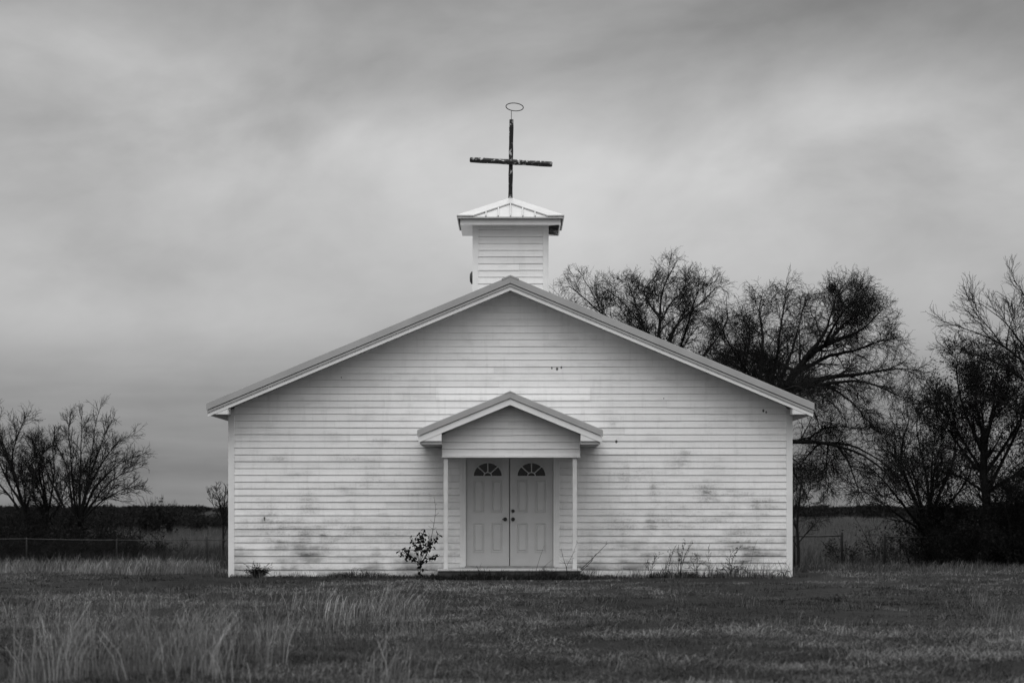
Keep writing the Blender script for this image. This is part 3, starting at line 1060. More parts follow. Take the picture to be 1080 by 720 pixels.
# bird nest in it
nx, ny_, nz = at(877.5, 304, YT + 0.2)
rng = np.random.default_rng(4)
pts = np.array([nx, ny_, nz]) + rng.normal(0, 0.055, (110, 1, 3)) + np.concatenate([np.zeros((110, 1, 3)), rng.normal(0, 0.07, (110, 2, 3))], 1)
V, F = tubes_mesh([(pts, np.full((110, 3), 0.006))], [4])
o = np_mesh('bird_nest', V - np.array([nx, ny_, nz]), F.ravel(), np.full(len(F), 4), M_LEAF)
o.location = (nx, ny_, nz)
tag(o, 'small dark nest of twigs near the top of the leaning bare tree', 'nest')

# multi-stemmed tree by the fence on the right
SHIFT[:] = [6, 500, 80]
YC = 29.0
bC = at(978, 0, YC); bC = (bC[0], YC, gz1(bC[0], YC))
tC = [
    ([bC] + pix([(978, 585), (978, 565), (978, 552)], YC), 0.15, 0.11),
    (pix([(978, 560), (965, 528), (952, 494), (948, 470), (956, 448), (960, 430)], YC, -.8), 0.08, 0.010),
    (pix([(979, 560), (980, 530), (977, 488), (970, 466), (966, 440), (972, 415)], YC, .6), 0.07, 0.010),
    (pix([(979, 560), (985, 530), (1000, 503), (1008, 470), (1004, 440), (1010, 410)], YC, 1.2), 0.07, 0.010),
    (pix([(978, 565), (952, 530), (930, 505), (908, 488), (892, 478)], YC, -1.0), 0.06, 0.010),
    (pix([(978, 565), (944, 540), (920, 524), (902, 512)], YC, 1.0), 0.045, 0.010),
    (pix([(979, 560), (1000, 530), (1022, 500), (1030, 470), (1026, 440)], YC, -1.2), 0.05, 0.010),
    (pix([(978, 560), (962, 516), (938, 470), (930, 450), (918, 440)], YC, 1.4), 0.05, 0.010),
]
fineC = [dict(per=12, t0=.2, t1=1.0, length=1.5, angle=38, Pn=7, trop=(0, 0, .3), wig=.16, rk=.5, rend=.007, shrink=.6),
         dict(per=8, t0=.1, t1=1.0, length=.75, angle=42, Pn=5, trop=(0, 0, .1), wig=.2, rk=.6, rend=.005),
         dict(per=5, t0=.12, t1=1.0, length=.38, angle=45, Pn=4, trop=(0, 0, 0), wig=.2, rk=.7, rend=.004)]
plant('multi_stem_tree', bC, tC, fineC, 'dark multi-stemmed tree fanning out behind the fence gap right of the church', seed=41, leaves=(3, 1, 0.065, lambda p: (np.arange(len(p)) % 3) == 0))

# leafy dark tree near the right edge
SHIFT[:] = [16, 480, 110]
YD = 27.0
bD = at(1043, 0, YD); bD = (bD[0], YD, gz1(bD[0], YD))
tD = [
    ([bD] + pix([(1043, 585), (1041, 540), (1036, 490), (1038, 450)], YD), 0.17, 0.10),
    (pix([(1038, 480), (1024, 440), (1014, 405), (1008, 375), (1012, 356)], YD, -.8), 0.07, 0.010),
    (pix([(1038, 470), (1046, 430), (1050, 390), (1056, 355)], YD, .6), 0.07, 0.010),
    (pix([(1038, 500), (1064, 460), (1082, 420), (1098, 380)], YD, 1.0), 0.07, 0.010),
    (pix([(1038, 500), (1012, 470), (996, 440), (986, 410)], YD, 1.0), 0.06, 0.010),
    (pix([(1040, 520), (1070, 500), (1096, 480), (1120, 470)], YD, -1.0), 0.06, 0.010),
    (pix([(1040, 520), (1016, 505), (996, 498), (980, 500)], YD, -1.2), 0.05, 0.010),
    (pix([(1040, 530), (1064, 530), (1090, 535)], YD, .8), 0.05, 0.010),
    (pix([(1040, 540), (1020, 545), (1000, 550)], YD, .8), 0.04, 0.010),
    (pix([(1038, 460), (1030, 420), (1030, 380), (1036, 360)], YD, 1.8), 0.06, 0.010),
    (pix([(1041, 520), (1060, 480), (1078, 440), (1086, 400), (1084, 362)], YD, -1.6), 0.07, 0.010),
    (pix([(1041, 545), (1074, 560), (1100, 574)], YD, 1.4), 0.04, 0.010),
    (pix([(1041, 550), (1014, 568), (996, 582)], YD, -1.0), 0.04, 0.010),
    (pix([(1041, 555), (1056, 572), (1070, 590)], YD, -1.3), 0.04, 0.010),
]
plant('leafy_tree', bD, tD, fineC + [dict(per=2, t0=.2, t1=1.0, length=.24, angle=44, Pn=3, trop=(0, 0, 0), wig=.2, rk=.7, rend=.003)], 'dark tree still holding many withered leaves near the right edge of the photo', seed=55,
      leaves=(3, 3, 0.062, lambda p: (np.sin(p[:, 0] * 5.1 + 1) * np.sin(p[:, 2] * 4.3) * np.cos(p[:, 1] * 3.7) + 0.12 * (2.6 - p[:, 2]) > -0.36)))

# bare tree outside the right edge, its long limbs reaching in at the top
SHIFT[:] = [40, 420, 130]
YE = 25.0
bE = at(1112, 0, YE); bE = (bE[0], YE, gz1(bE[0], YE))
tE = [
    ([bE] + pix([(1112, 560), (1112, 500), (1110, 440)], YE), 0.19, 0.12),
    (pix([(1110, 450), (1090, 380), (1062, 345), (1040, 326), (1012, 316), (994, 306)], YE, -.8), 0.08, 0.008),
    (pix([(1110, 450), (1096, 370), (1072, 330), (1058, 300), (1042, 288), (1034, 282)], YE, .6), 0.08, 0.008),
    (pix([(1110, 440), (1104, 360), (1092, 300), (1080, 270), (1068, 254)], YE, 0.2), 0.08, 0.008),
    (pix([(1110, 450), (1084, 392), (1050, 360), (1020, 345), (1000, 336)], YE, 1.0), 0.06, 0.008),
    (pix([(1110, 440), (1124, 360), (1136, 300), (1150, 260)], YE, 1.0), 0.08, 0.008),
    (pix([(1110, 440), (1140, 380), (1170, 330)], YE, -1.0), 0.08, 0.008),
    (pix([(1062, 345), (1040, 312), (1028, 296), (1024, 280)], YE, -.4), 0.03, 0.007),
    (pix([(1110, 460), (1080, 440), (1060, 425), (1040, 420)], YE, -1.2), 0.05, 0.008),
]
fineE = [dict(per=10, t0=.25, t1=1.0, length=1.25, angle=26, Pn=8, trop=(-.1, 0, .35), wig=.09, rk=.5, rend=.006, shrink=.6),
         dict(per=6, t0=.12, t1=1.0, length=.7, angle=30, Pn=6, trop=(0, 0, .25), wig=.12, rk=.6, rend=.0045),
         dict(per=3, t0=.15, t1=1.0, length=.34, angle=34, Pn=4, trop=(0, 0, .1), wig=.15, rk=.7, rend=.0036)]
plant('bare_tree', bE, tE, fineE, 'bare tree with long upswept twigs reaching in over the right edge of the photo', seed=63, back=0.4)

# thin bare sapling right behind the church's right corner
SHIFT[:] = [0, 1, 1]
YS = 22.0
bS = at(842, 0, YS); bS = (bS[0], YS, gz1(bS[0], YS))
tS = [([bS] + pix([(842, 570), (841, 548), (844, 520), (848, 490)], YS), 0.05, 0.012),
      (pix([(842, 572), (852, 560), (866, 546), (872, 530)], YS, .5), 0.02, 0.006),
      (pix([(841, 560), (836, 540), (850, 515), (858, 500)], YS, -.5), 0.02, 0.006),
      (pix([(842, 540), (850, 530), (856, 510)], YS, .3), 0.018, 0.006)]
plant('bare_sapling', bS, tS, [dict(per=6, t0=.2, t1=1, length=.55, angle=38, Pn=6, trop=(0, 0, .2), wig=.16, rk=.6, rend=.005),
                               dict(per=6, t0=.15, t1=1, length=.35, angle=42, Pn=4, trop=(0, 0, 0), wig=.2, rk=.6, rend=.004),
                               dict(per=3, t0=.15, t1=1, length=.2, angle=42, Pn=3, trop=(0, 0, 0), wig=.2, rk=.6, rend=.003)],
      'thin bare sapling close beside the right corner of the church', seed=71)

# trees on the left
SHIFT[:] = [6, 520, 80]
YF = 36.0
bF = at(80, 0, YF); bF = (bF[0], YF, gz1(bF[0], YF))
tF = [
    ([bF] + pix([(80, 578), (81, 560), (82, 545)], YF), 0.14, 0.10),
    (pix([(82, 556), (84, 534), (86, 502), (85, 470), (86, 448), (87, 430)], YF, .5), 0.065, 0.008),
    (pix([(82, 552), (88, 530), (100, 478), (110, 455), (117, 438)], YF, -.8), 0.06, 0.008),
    (pix([(83, 552), (98, 515), (112, 498), (124, 487), (138, 479), (148, 475)], YF, .6), 0.055, 0.008),
    (pix([(81, 552), (76, 534), (71, 494), (64, 475), (56, 460)], YF, 1.0), 0.055, 0.008),
    (pix([(80, 556), (68, 536), (50, 498), (40, 472), (30, 454)], YF, -.6), 0.055, 0.008),
    (pix([(83, 552), (104, 530), (120, 520), (136, 512), (146, 511)], YF, -.9), 0.04, 0.008),
    (pix([(82, 550), (94, 510), (104, 490), (118, 466), (134, 452)], YF, 1.2), 0.05, 0.008),
    (pix([(82, 550), (78, 510), (76, 478), (72, 450), (74, 434)], YF, -1.2), 0.05, 0.008),
    (pix([(82, 552), (92, 520), (98, 480), (100, 450), (104, 428)], YF, 1.0), 0.05, 0.008),
    (pix([(83, 552), (110, 510), (126, 499), (140, 493), (150, 489)], YF, 1.4), 0.04, 0.008),
    (pix([(80, 556), (60, 530), (46, 515), (36, 500)], YF, 1.2), 0.04, 0.008),
]
fineF = [dict(per=12, t0=.2, t1=.98, length=1.15, angle=27, Pn=8, trop=(0, 0, .1), wig=.12, rk=.5, rend=.006, shrink=.66),
         dict(per=7, t0=.1, t1=1.0, length=.6, angle=33, Pn=6, trop=(0, 0, .08), wig=.15, rk=.6, rend=.0048, shrink=.5),
         dict(per=4, t0=.12, t1=1.0, length=.3, angle=38, Pn=4, trop=(0, 0, .03), wig=.18, rk=.7, rend=.0035)]
plant('bare_tree', bF, tF, fineF, 'fan-shaped bare tree standing behind the wire fence on the left', group='bare trees on the left', seed=81, back=0.3)

SHIFT[:] = [14, 520, 80]
bG = at(28, 0, 35.0); bG = (bG[0], 35.0, gz1(bG[0], 35.0))
tG = [
    ([bG] + pix([(28, 580), (27, 556), (25, 532)], 35), 0.12, 0.07),
    (pix([(25, 536), (16, 492), (6, 464), (0, 440), (-4, 420)], 35, .6), 0.06, 0.008),
    (pix([(20, 510), (12, 480), (16, 452), (26, 430), (28, 424)], 35, -.5), 0.045, 0.008),
    (pix([(26, 545), (8, 520), (-14, 490), (-30, 460)], 35, -.8), 0.05, 0.008),
    (pix([(26, 540), (36, 510), (40, 480), (36, 460)], 35, 1.0), 0.04, 0.008),
    (pix([(25, 536), (6, 500), (-8, 460), (-16, 436)], 35, 1.0), 0.05, 0.008),
]
plant('bare_tree', bG, tG, fineF, 'bare tree half cut off by the left edge of the photo', group='bare trees on the left', seed=82, back=0.4)

bK = at(50, 0, 37.0); bK = (bK[0], 37.0, gz1(bK[0], 37.0))
tK = [
    ([bK] + pix([(50, 582), (50, 558), (49, 536)], 37), 0.10, 0.06),
    (pix([(49, 540), (46, 510), (42, 485), (44, 462), (40, 446)], 37, .5), 0.045, 0.008),
    (pix([(49, 545), (56, 515), (58, 488), (54, 466), (58, 448)], 37, -.6), 0.045, 0.008),
    (pix([(49, 550), (36, 525), (26, 505), (22, 484)], 37, .8), 0.04, 0.008),
    (pix([(50, 552), (64, 530), (70, 510), (72, 490)], 37, 1.0), 0.04, 0.008),
    (pix([(50, 545), (44, 520), (34, 500), (32, 476)], 37, -1.0), 0.04, 0.008),
]
plant('bare_tree', bK, tK, fineF, 'slim bare tree squeezed between the cut-off tree and the fan-shaped tree', group='bare trees on the left', seed=83, back=0.4)

SHIFT[:] = [0, 1, 1]
bH = at(236, 0, 40.0); bH = (bH[0], 40.0, gz1(bH[0], 40.0))
tH = [([bH] + pix([(236, 575), (235, 550), (236, 530), (237, 514)], 40), 0.05, 0.012),
      (pix([(235, 552), (229, 538), (223, 526), (219, 518)], 40, .4), 0.022, 0.006),
      (pix([(235, 548), (232, 530), (228, 518), (228, 512)], 40, -.4), 0.022, 0.006),
      (pix([(235, 552), (246, 536), (252, 520)], 40, .3), 0.022, 0.006),
      (pix([(235, 545), (241, 530), (245, 513)], 40, -.3), 0.022, 0.006)]
plant('bare_sapling', bH, tH, [dict(per=8, t0=.2, t1=1, length=.45, angle=34, Pn=6, trop=(0, 0, .2), wig=.14, rk=.6, rend=.006),
                               dict(per=5, t0=.15, t1=1, length=.28, angle=38, Pn=4, trop=(0, 0, .1), wig=.18, rk=.6, rend=.005)],
      'small bare tree partly hidden by the left corner of the church', seed=91)

# ------------------------------------------------------------------ masses of brush
def brush(name, region, n, hmin, hmax, seed, dense=(6, 4), mat=M_TWIG, spread=0.35, leafy=0):
    """stems standing all over a region [(x0,x1,y0,y1,weight)...]"""
    rng = np.random.default_rng(seed)
    wts = np.array([r[4] for r in region], float); wts /= wts.sum()
    idx = rng.choice(len(region), n, p=wts)
    rg = np.array([r[:4] for r in region])[idx]
    hs = np.array([(r[5] if len(r) > 5 else 1.0) for r in region])[idx]
    x = rng.uniform(rg[:, 0], rg[:, 1]); y = rng.uniform(rg[:, 2], rg[:, 3])
    z = ground_z(x, y) - 0.05
    h = rng.uniform(hmin, hmax, n) * hs
    d = nrm(np.stack([rng.normal(0, spread, n), rng.normal(0, spread, n), np.ones(n)], -1))
    Pn = 7
    pts = np.empty((n, Pn, 3)); pts[:, 0] = np.stack([x, y, z], -1)
    for k in range(1, Pn):
        d = nrm(d + rng.normal(0, 0.12, (n, 3)))
        pts[:, k] = pts[:, k - 1] + d * (h / (Pn - 1))[:, None]
    rad = np.linspace(0.016, 0.005, Pn)[None, :].repeat(n, 0)
    g1 = spawn(pts, rad, rng, per=dense[0], t0=.1, t1=1, length=.6, angle=42, Pn=5, trop=(0, 0, .2), wig=.18, rk=.6, rend=.005)
    g2 = spawn(g1[0], g1[1], rng, per=dense[1], t0=.1, t1=1, length=.3, angle=45, Pn=4, trop=(0, 0, .1), wig=.2, rk=.7, rend=.0045)
    V, F = tubes_mesh([(pts, rad), g1, g2], [4, 3, 3])
    lc = np.full(len(F), 4)
    if leafy:
        LV, LF = leaf_quads(np.repeat(g2[0][:, -1], leafy, 0) + rng.normal(0, .06, (len(g2[0]) * leafy, 3)), 0.075, rng)
        F = np.concatenate([F, LF + len(V)]); V = np.concatenate([V, LV]); lc = np.full(len(F), 4)
    o = np_mesh(name, V, F.ravel(), lc, mat)
    tag(o, kind='stuff')
    return o


def xr(p0, p1, y):
    return at(p0, 0, y)[0], at(p1, 0, y)[0]


a0, a1 = xr(-70, 120, 38)
o = brush('brush', [(a0, a1, 33, 42, 1.0), (a0, a0 + (a1 - a0) * .55, 32, 40, .7, 1.1), (a1, a1 + 1.6, 35, 42, .12, .6)], 760, 0.9, 2.05, 5, leafy=1)
tag(o, 'dark tangle of bare brush behind the fence under the left trees', 'brush')
b0_, b1_ = xr(950, 1150, 31)
c0_, c1_2 = xr(880, 960, 31)
o = brush('brush', [(b0_, b1_, 27, 36, 1.0), (b0_ + 1.0, b1_, 24.5, 30, .7, 1.15), (c0_, c1_2, 30, 36, .04, .6), (xr(1010, 1150, 27)[0], b1_, 26, 32, .5, 1.3)], 620, 0.9, 2.1, 6, leafy=1)
tag(o, 'black thicket of brush under the trees on the right', 'brush')


def far_scrub(name, specs, seed, label):
    """specs: (x, y, width, height): clumps of small faces and stems"""
    rng = np.random.default_rng(seed)
    Vs, Fs, base = [], [], 0
    stems = []
    for (x, y, w_, h) in specs:
        n = int(380 * max(0.6, w_ * h / 6)) if y < 320 else int(150 * max(0.6, w_ * h / 6))
        z0 = gz1(x, y)
        u = rng.normal(0, 1, (n, 3)); u = nrm(u) * rng.uniform(0.25, 1, (n, 1)) ** 0.6
        lump = 1 + 0.25 * np.sin(u[:, 0:1] * 5 + x) * np.cos(u[:, 2:3] * 4 + y)
        p = np.stack([x + u[:, 0] * w_ / 2 * lump[:, 0], y + u[:, 1] * w_ / 2, z0 + h * 0.45 + u[:, 2] * h * 0.55 * lump[:, 0]], -1)
        p[:, 2] = np.maximum(p[:, 2], z0 + 0.02)
        s = 0.13 * (1 + y / 500)
        V, F = leaf_quads(p, s * (1.15 if y < 320 else 2.2), rng, -0.5)
        Vs.append(V); Fs.append(F + base); base += len(V)
        m_ = 40 if y < 320 else 24
        st = np.array([x, y, z0]) + np.stack([rng.normal(0, w_ * .08, m_), rng.normal(0, w_ * .08, m_), np.zeros(m_)], -1)
        en = np.array([x, y, z0]) + np.stack([rng.normal(0, w_ * .33, m_), rng.normal(0, w_ * .2, m_), h * rng.uniform(.7, 1.12, m_)], -1)
        stems.append(np.stack([st, st * .5 + en * .5 + rng.normal(0, .1, st.shape), en], 1))
    st = np.concatenate(stems)
    V2, F2 = tubes_mesh([(st, np.linspace(.03, .008, 3)[None].repeat(len(st), 0))], [3])
    V = np.concatenate(Vs + [V2]); F = np.concatenate(Fs + [F2 + base])
    o = np_mesh(name, V, F.ravel(), np.full(len(F), 4), M_SCRUB)
    if label:
        tag(o, label, 'scrub', kind='stuff')
    return o


M_SCRUB = simple('distant scrub', 0.014, 0.4, 0.2, 0.95, 0.05)
rs = random.Random(12)
sp = []
for i in range(260):
    d = rs.uniform(170, 300)
    px = rs.uniform(-220, 300)
    x, y, _ = at(px, 0, d)
    sp.append((x, y, rs.uniform(1.4, 4.6), rs.uniform(1.0, 2.15)))
far_scrub('scrub', sp, 3, 'low dark belt of bare scrub across the pasture on the left')
x, y, _ = at(164, 0, 150)
sp = [(x, y, 2.4, 2.95), (x - 1.0, y + .4, 1.8, 2.5), (x + 1.1, y + .5, 1.8, 2.6)]
o = far_scrub('round_bush', sp, 4, None)
tag(o, 'round dark bush rising above the scrub between the left trees and the church', 'bush')
sp = []
for i in range(260):
    d = rs.uniform(420, 900)
    px = rs.uniform(780, 1320)
    x, y, _ = at(px, 0, d)
    sp.append((x, y, rs.uniform(5, 12), rs.uniform(1.2, 2.6)))
for i in range(160):
    d = rs.uniform(600, 1100)
    px = rs.uniform(-260, 780)
    x, y, _ = at(px, 0, d)
    sp.append((x, y, rs.uniform(6, 14), rs.uniform(1.2, 2.8)))
far_scrub('scrub', sp, 5, 'thin dark line of scrub along the horizon on the right')

# ------------------------------------------------------------------ fences
def fence(label, posts, rail_r, ypts, top, mesh=True, thick=None):
    """posts: photo x of each post; ypts: depth at both ends"""
    p0, p1 = posts[0], posts[-1]

    def pt(px):
        t = (px - p0) / (p1 - p0)
        y = ypts[0] + (ypts[1] - ypts[0]) * t
        x = at(px, 0, y)[0]
        return x, y, gz1(x, y)
    b = pt(p0)
    root = empty('wire_fence', b)
    tag(root, label, 'fence', 'wire fences behind the church')
    prev = []
    for i, px in enumerate(posts):
        x, y, z = pt(px)
        m_ = MB()
        rr_ = 0.038 if (thick and i in thick) else 0.024
        hgt = top + (0.10 if (thick and i in thick) else 0.015)
        m_.tube([(x, y, z - 0.3), (x, y, z + hgt - 0.03), (x, y, z + hgt - 0.008), (x, y, z + hgt)], [rr_, rr_, rr_ * .8, rr_ * .3], 10)
        m_.build('post', M_STEEL, root, off=b, smooth=True)
        prev.append((x, y, z + top - 0.02))
    m_ = MB()
    for i in range(len(prev) - 1):
        q0, q1 = Vector(prev[i]), Vector(prev[i + 1])
        m_.tube([q0.lerp(q1, t) - Vector((0, 0, 0.012 * math.sin(math.pi * t))) for t in (0, .25, .5, .75, 1)], rail_r, 8)
    m_.build('top_rail', M_STEEL, root, off=b, smooth=True)
    if mesh:
        seg = []
        for i in range(len(prev) - 1):
            q0, q1 = Vector(prev[i]), Vector(prev[i + 1])
            L = (q1 - q0).length; hgt = top - 0.08
            n = int(L / 0.085)
            for k in range(-int(hgt / 0.085), n):
                for sg in (0, 1):
                    a0 = k * 0.085; a1_ = a0 + hgt
                    z0_, z1_ = 0.0, hgt
                    if a0 < 0: z0_ = -a0; a0 = 0
                    if a1_ > L: z1_ = hgt - (a1_ - L); a1_ = L
                    if z1_ - z0_ < 0.02: continue
                    if sg: s0, s1 = L - a0, L - a1_
                    else: s0, s1 = a0, a1_
                    A_ = q0.lerp(q1, s0 / L); B_ = q0.lerp(q1, s1 / L)
                    seg.append([(A_.x, A_.y, A_.z - hgt + z0_), (B_.x, B_.y, B_.z - hgt + z1_)])
        seg = np.array(seg)
        V, F = tubes_mesh([(seg, np.full(seg.shape[:2], 0.0016))], [3])
        np_mesh('wire_mesh', V - np.array(b), F.ravel(), np.full(len(F), 4), M_WIRE, root)
    return root


fence('long wire fence with a pale top rail crossing behind the left trees', [-160, -66, 28, 123, 218, 312], 0.012, (31, 30), 1.02, thick=[4])
fence('short run of wire fence between the right corner of the church and a gap', [800, 838, 888], 0.022, (28, 28), 1.10, thick=[2])
fence('wire fence under the dark trees, starting right of the gap', [933, 1028, 1122, 1216], 0.022, (28, 28.5), 1.10, thick=[0])

# ------------------------------------------------------------------ grass
def patch_noise(x, y, s, seed):
    r = np.random.default_rng(seed)
    v = np.zeros_like(x)
    for k in range(7):
        f_ = s * 1.7 ** (k % 4); a = r.uniform(0, 6.28); ph = r.uniform(0, 6.28)
        v += np.sin((x * math.cos(a) + y * math.sin(a)) * f_ + ph) / (1 + 0.5 * (k % 4))
    return v / 3.2


PATCH = [(4.4, -13.5, 5.0, 3.2, -.75), (2.2, -21.3, 3.2, 1.8, .45), (-3.8, -25.0, 1.3, 2.5, -.9), (-2.1, -24.5, .9, .9, -1.0), (-.9, -8.3, 3.0, 2.0, .4),
         (-4.2, -4.0, 5.5, 2.6, -.5), (-6.6, -5.0, 3.0, 2.0, -.6), (1.2, -12.0, 2.5, 1.0, -.6), (6.0, -7.5, 3.0, 1.2, -.7), (.4, -25.5, 2.0, 1.0, -.4), (6.2, -19.0, 1.5, 1.5, .3),
         (-1.0, -19.5, 1.0, .6, -.7), (3.0, -9.0, 1.2, .6, -.6), (0.5, -16.0, 1.6, .8, .4)]


def worn(x, y):
    v = np.zeros_like(x)
    w1 = .35 * patch_noise(x, y, 2.2, 77)
    for (a, b, rx, ry, am) in PATCH:
        v += am * np.exp(-(((x - a) / rx + w1) ** 2 + ((y - b) / ry + w1) ** 2))
    return v


def blades(name, x, y, h, wid, lean, tone, mat, seed, label, cat='grass', wind=(0.12, 0.0), flat=0.0, bend=None):
    rng = np.random.default_rng(seed)
    n = len(x)
    z = ground_z(x, y) - 0.012
    th = rng.uniform(0, 2 * np.pi, n)
    fx, fy = np.cos(th), np.sin(th)
    la = rng.uniform(0, 2 * np.pi, n); lm = np.abs(rng.normal(0, 1, n)) * lean
    lx, ly = np.cos(la) * lm + wind[0], np.sin(la) * lm + wind[1]
    if bend is not None: lx, ly = lx + bend[0], ly + bend[1]
    lm = np.hypot(lx, ly)
    b = np.stack([x, y, z], -1)
    sd = np.stack([fx, fy, np.zeros(n)], -1) * (wid / 2)[:, None]
    hh_ = h[:, None]
    up_ = np.array([0, 0, 1.0])
    ln = np.stack([lx, ly, np.zeros(n)], -1)
    p1 = b + hh_ * (0.40 * up_ + 0.12 * ln)
    p2 = b + hh_ * (0.74 * up_ + 0.42 * ln)
    fl = (1 - flat * rng.uniform(0.2, 1, n))[:, None]
    p1 = b + hh_ * (0.40 * fl * up_ + (0.12 + .3 * flat) * ln); p2 = b + hh_ * (0.74 * fl * up_ + (0.42 + .4 * flat) * ln)
    p3 = b + hh_ * (np.maximum(0.45, 1.0 - 0.25 * lm)[:, None] * fl * (1 - .3 * flat) * up_ + (0.95 + .5 * flat) * ln)
    V = np.stack([b - sd, b + sd, p1 + sd * .9, p1 - sd * .9, p2 + sd * .6, p2 - sd * .6, p3], 1).reshape(-1, 3)
    k = np.arange(n)[:, None] * 7
    q = np.concatenate([k + np.array([[0, 1, 2, 3]]), k + np.array([[3, 2, 4, 5]])], 1).reshape(-1, 4)
    t = (k + np.array([[5, 4, 6]])).reshape(-1, 3)
    ff = np.concatenate([q.ravel(), t.ravel()])
    lc = np.concatenate([np.full(len(q), 4), np.full(len(t), 3)])
    tn = np.repeat(tone, 7)
    o = np_mesh(name, V, ff, lc, mat, tone=tn)
    tag(o, label, cat, kind='stuff')
    return o


def frustum_points(n, d0, d1, rng, power=1.0, margin=1.5, px=(-60, 1140)):
    """more points near the lens, where each one shows larger"""
    u = rng.uniform(0, 1, n)
    d = d0 * (d1 / d0) ** (u ** power)
    lo, hi = (px[0] - 540) / FP, (px[1] - 540) / FP
    x = rng.uniform(0, 1, n) * (hi - lo) * d + lo * d + rng.uniform(-margin, margin, n) * 0.3
    return x, d - D


def outside_church(x, y, m=0.0):
    inside = (x > XL - m) & (x < XR + m) & (y > -0.02 - m) & (y < LEN + m)
    sl_ = (x > at(462, 0, PY)[0] - m) & (x < at(612.5, 0, PY)[0] + m) & (y > PY - 0.2 - m) & (y <= 0)
    return ~(inside | sl_)


rng = np.random.default_rng(99)
# short lawn
x, y = frustum_points(430000, 15.0, 80.0, rng, 0.95)
k = outside_church(x, y); x, y = x[k], y[k]
pn = patch_noise(x, y * 0.55, 0.9, 1); pn2 = patch_noise(x, y * 0.6, 3.1, 2)
keep = rng.uniform(0, 1, len(x)) < np.clip(0.80 + 0.55 * pn + 0.35 * pn2, 0.16, 1)
x, y, pn, pn2 = x[keep], y[keep], pn[keep], pn2[keep]
h = np.clip(0.055 + 0.04 * pn + 0.05 * pn2, 0.012, 0.17) * rng.uniform(0.5, 1.8, len(x))
lowwall = np.where((np.abs(x) < 6), np.clip(-y / 5.0, 0.2, 1), 1.0)
h = h * lowwall * np.clip(1 + .6 * worn(x, y), .35, 1.4)
big = patch_noise(x, y * 0.8, 0.45, 31)
tone = np.clip(0.037 * np.exp(1.1 * pn + 1.6 * pn2 + 0.9 * big + 1.2 * worn(x, y)), 0.004, 0.115) * rng.uniform(0.35, 1.9, len(x))
blades('grass', x, y, h * .85, 0.0022 + 0.0025 * rng.uniform(0, 1, len(x)) + 0.00009 * (y + D), 1.0, tone, M_GRASS, 1, 'short winter grass covering the yard before the church', flat=0.75)


def tufts(cx, cy, per, spread, h0, h1, rng):
    n = len(cx)
    x = np.repeat(cx, per) + rng.normal(0, spread, n * per)
    y = np.repeat(cy, per) + rng.normal(0, spread, n * per)
    hs = np.repeat(rng.uniform(h0, h1, n), per) * rng.uniform(0.45, 1.15, n * per)
    return x, y, hs


# the turf is clumpy: small tussocks with dark gaps between
r_ = np.random.default_rng(202)
cx, cy = frustum_points(27000, 15.0, 74.0, r_, 0.9)
pn = patch_noise(cx, cy * 0.6, 1.1, 41); pn2 = patch_noise(cx, cy * .8, 4.0, 42)
kk = (r_.uniform(0, 1, len(cx)) < np.clip(0.6 + 0.6 * pn + .4 * pn2, 0.05, 1)) & outside_church(cx, cy, 0.15)
cx, cy, pn = cx[kk], cy[kk], pn[kk]
sz_ = r_.uniform(0.5, 1.6, len(cx))
per = 20
x = np.repeat(cx, per) + r_.normal(0, 1, len(cx) * per) * np.repeat(0.055 * sz_, per)
y = np.repeat(cy, per) + r_.normal(0, 1, len(cx) * per) * np.repeat(0.055 * sz_, per)
h = np.repeat(0.075 * sz_ * (1 + .3 * pn) * np.where((np.abs(cx) < 6), np.clip(-cy / 5.0, 0.2, 1), 1.0), per) * r_.uniform(0.4, 1.3, len(x))
big = patch_noise(cx, cy * .8, 0.45, 31)
t = np.repeat(np.clip(0.049 * np.exp(r_.normal(0, 0.5, len(cx)) + 1.0 * pn + 1.2 * pn2[kk] + .8 * big + 1.2 * worn(cx, cy)), 0.004, 0.15), per) * r_.uniform(0.5, 1.5, len(x))
k = outside_church(x, y, 0.02); x, y, h, t = x[k], y[k], h[k], t[k]
blades('tussocks', x, y, h * .85, 0.002 + 0.0025 * r_.uniform(0, 1, len(x)) + 0.00008 * (y + D), 0.9, t, M_DRY, 6, 'small uneven tussocks all over the winter turf', flat=0.5)

BX, BY = [], []
# long pale grass: left foreground, far left band, right foreground, along the slab and the wall
X, Y, H, T = [], [], [], []


def add_long(pxr, dr, n, per, spread, h0, h1, t0, t1, seed):
    r = np.random.default_rng(seed)
    d = r.uniform(dr[0], dr[1], n); px = r.uniform(pxr[0], pxr[1], n)
    cx = (px - 540) * d / FP; cy = d - D
    pnn = patch_noise(cx, cy * .7, 1.6, seed)
    kk = r.uniform(0, 1, n) < np.clip(0.55 + 0.7 * pnn, 0.08, 1)
    cx, cy = cx[kk], cy[kk]
    a, b_, c_ = tufts(cx, cy, per, spread, h0, h1, r)
    X.append(a); Y.append(b_); H.append(c_)
    T.append(np.repeat(r.uniform(t0, t1, len(cx)) * r.uniform(.5, 1.1, len(cx)), per) * r.uniform(0.5, 1.4, len(a)))
    BX.append(np.repeat(r.normal(0, .38, len(cx)), per)); BY.append(np.repeat(r.normal(0, .38, len(cx)), per))


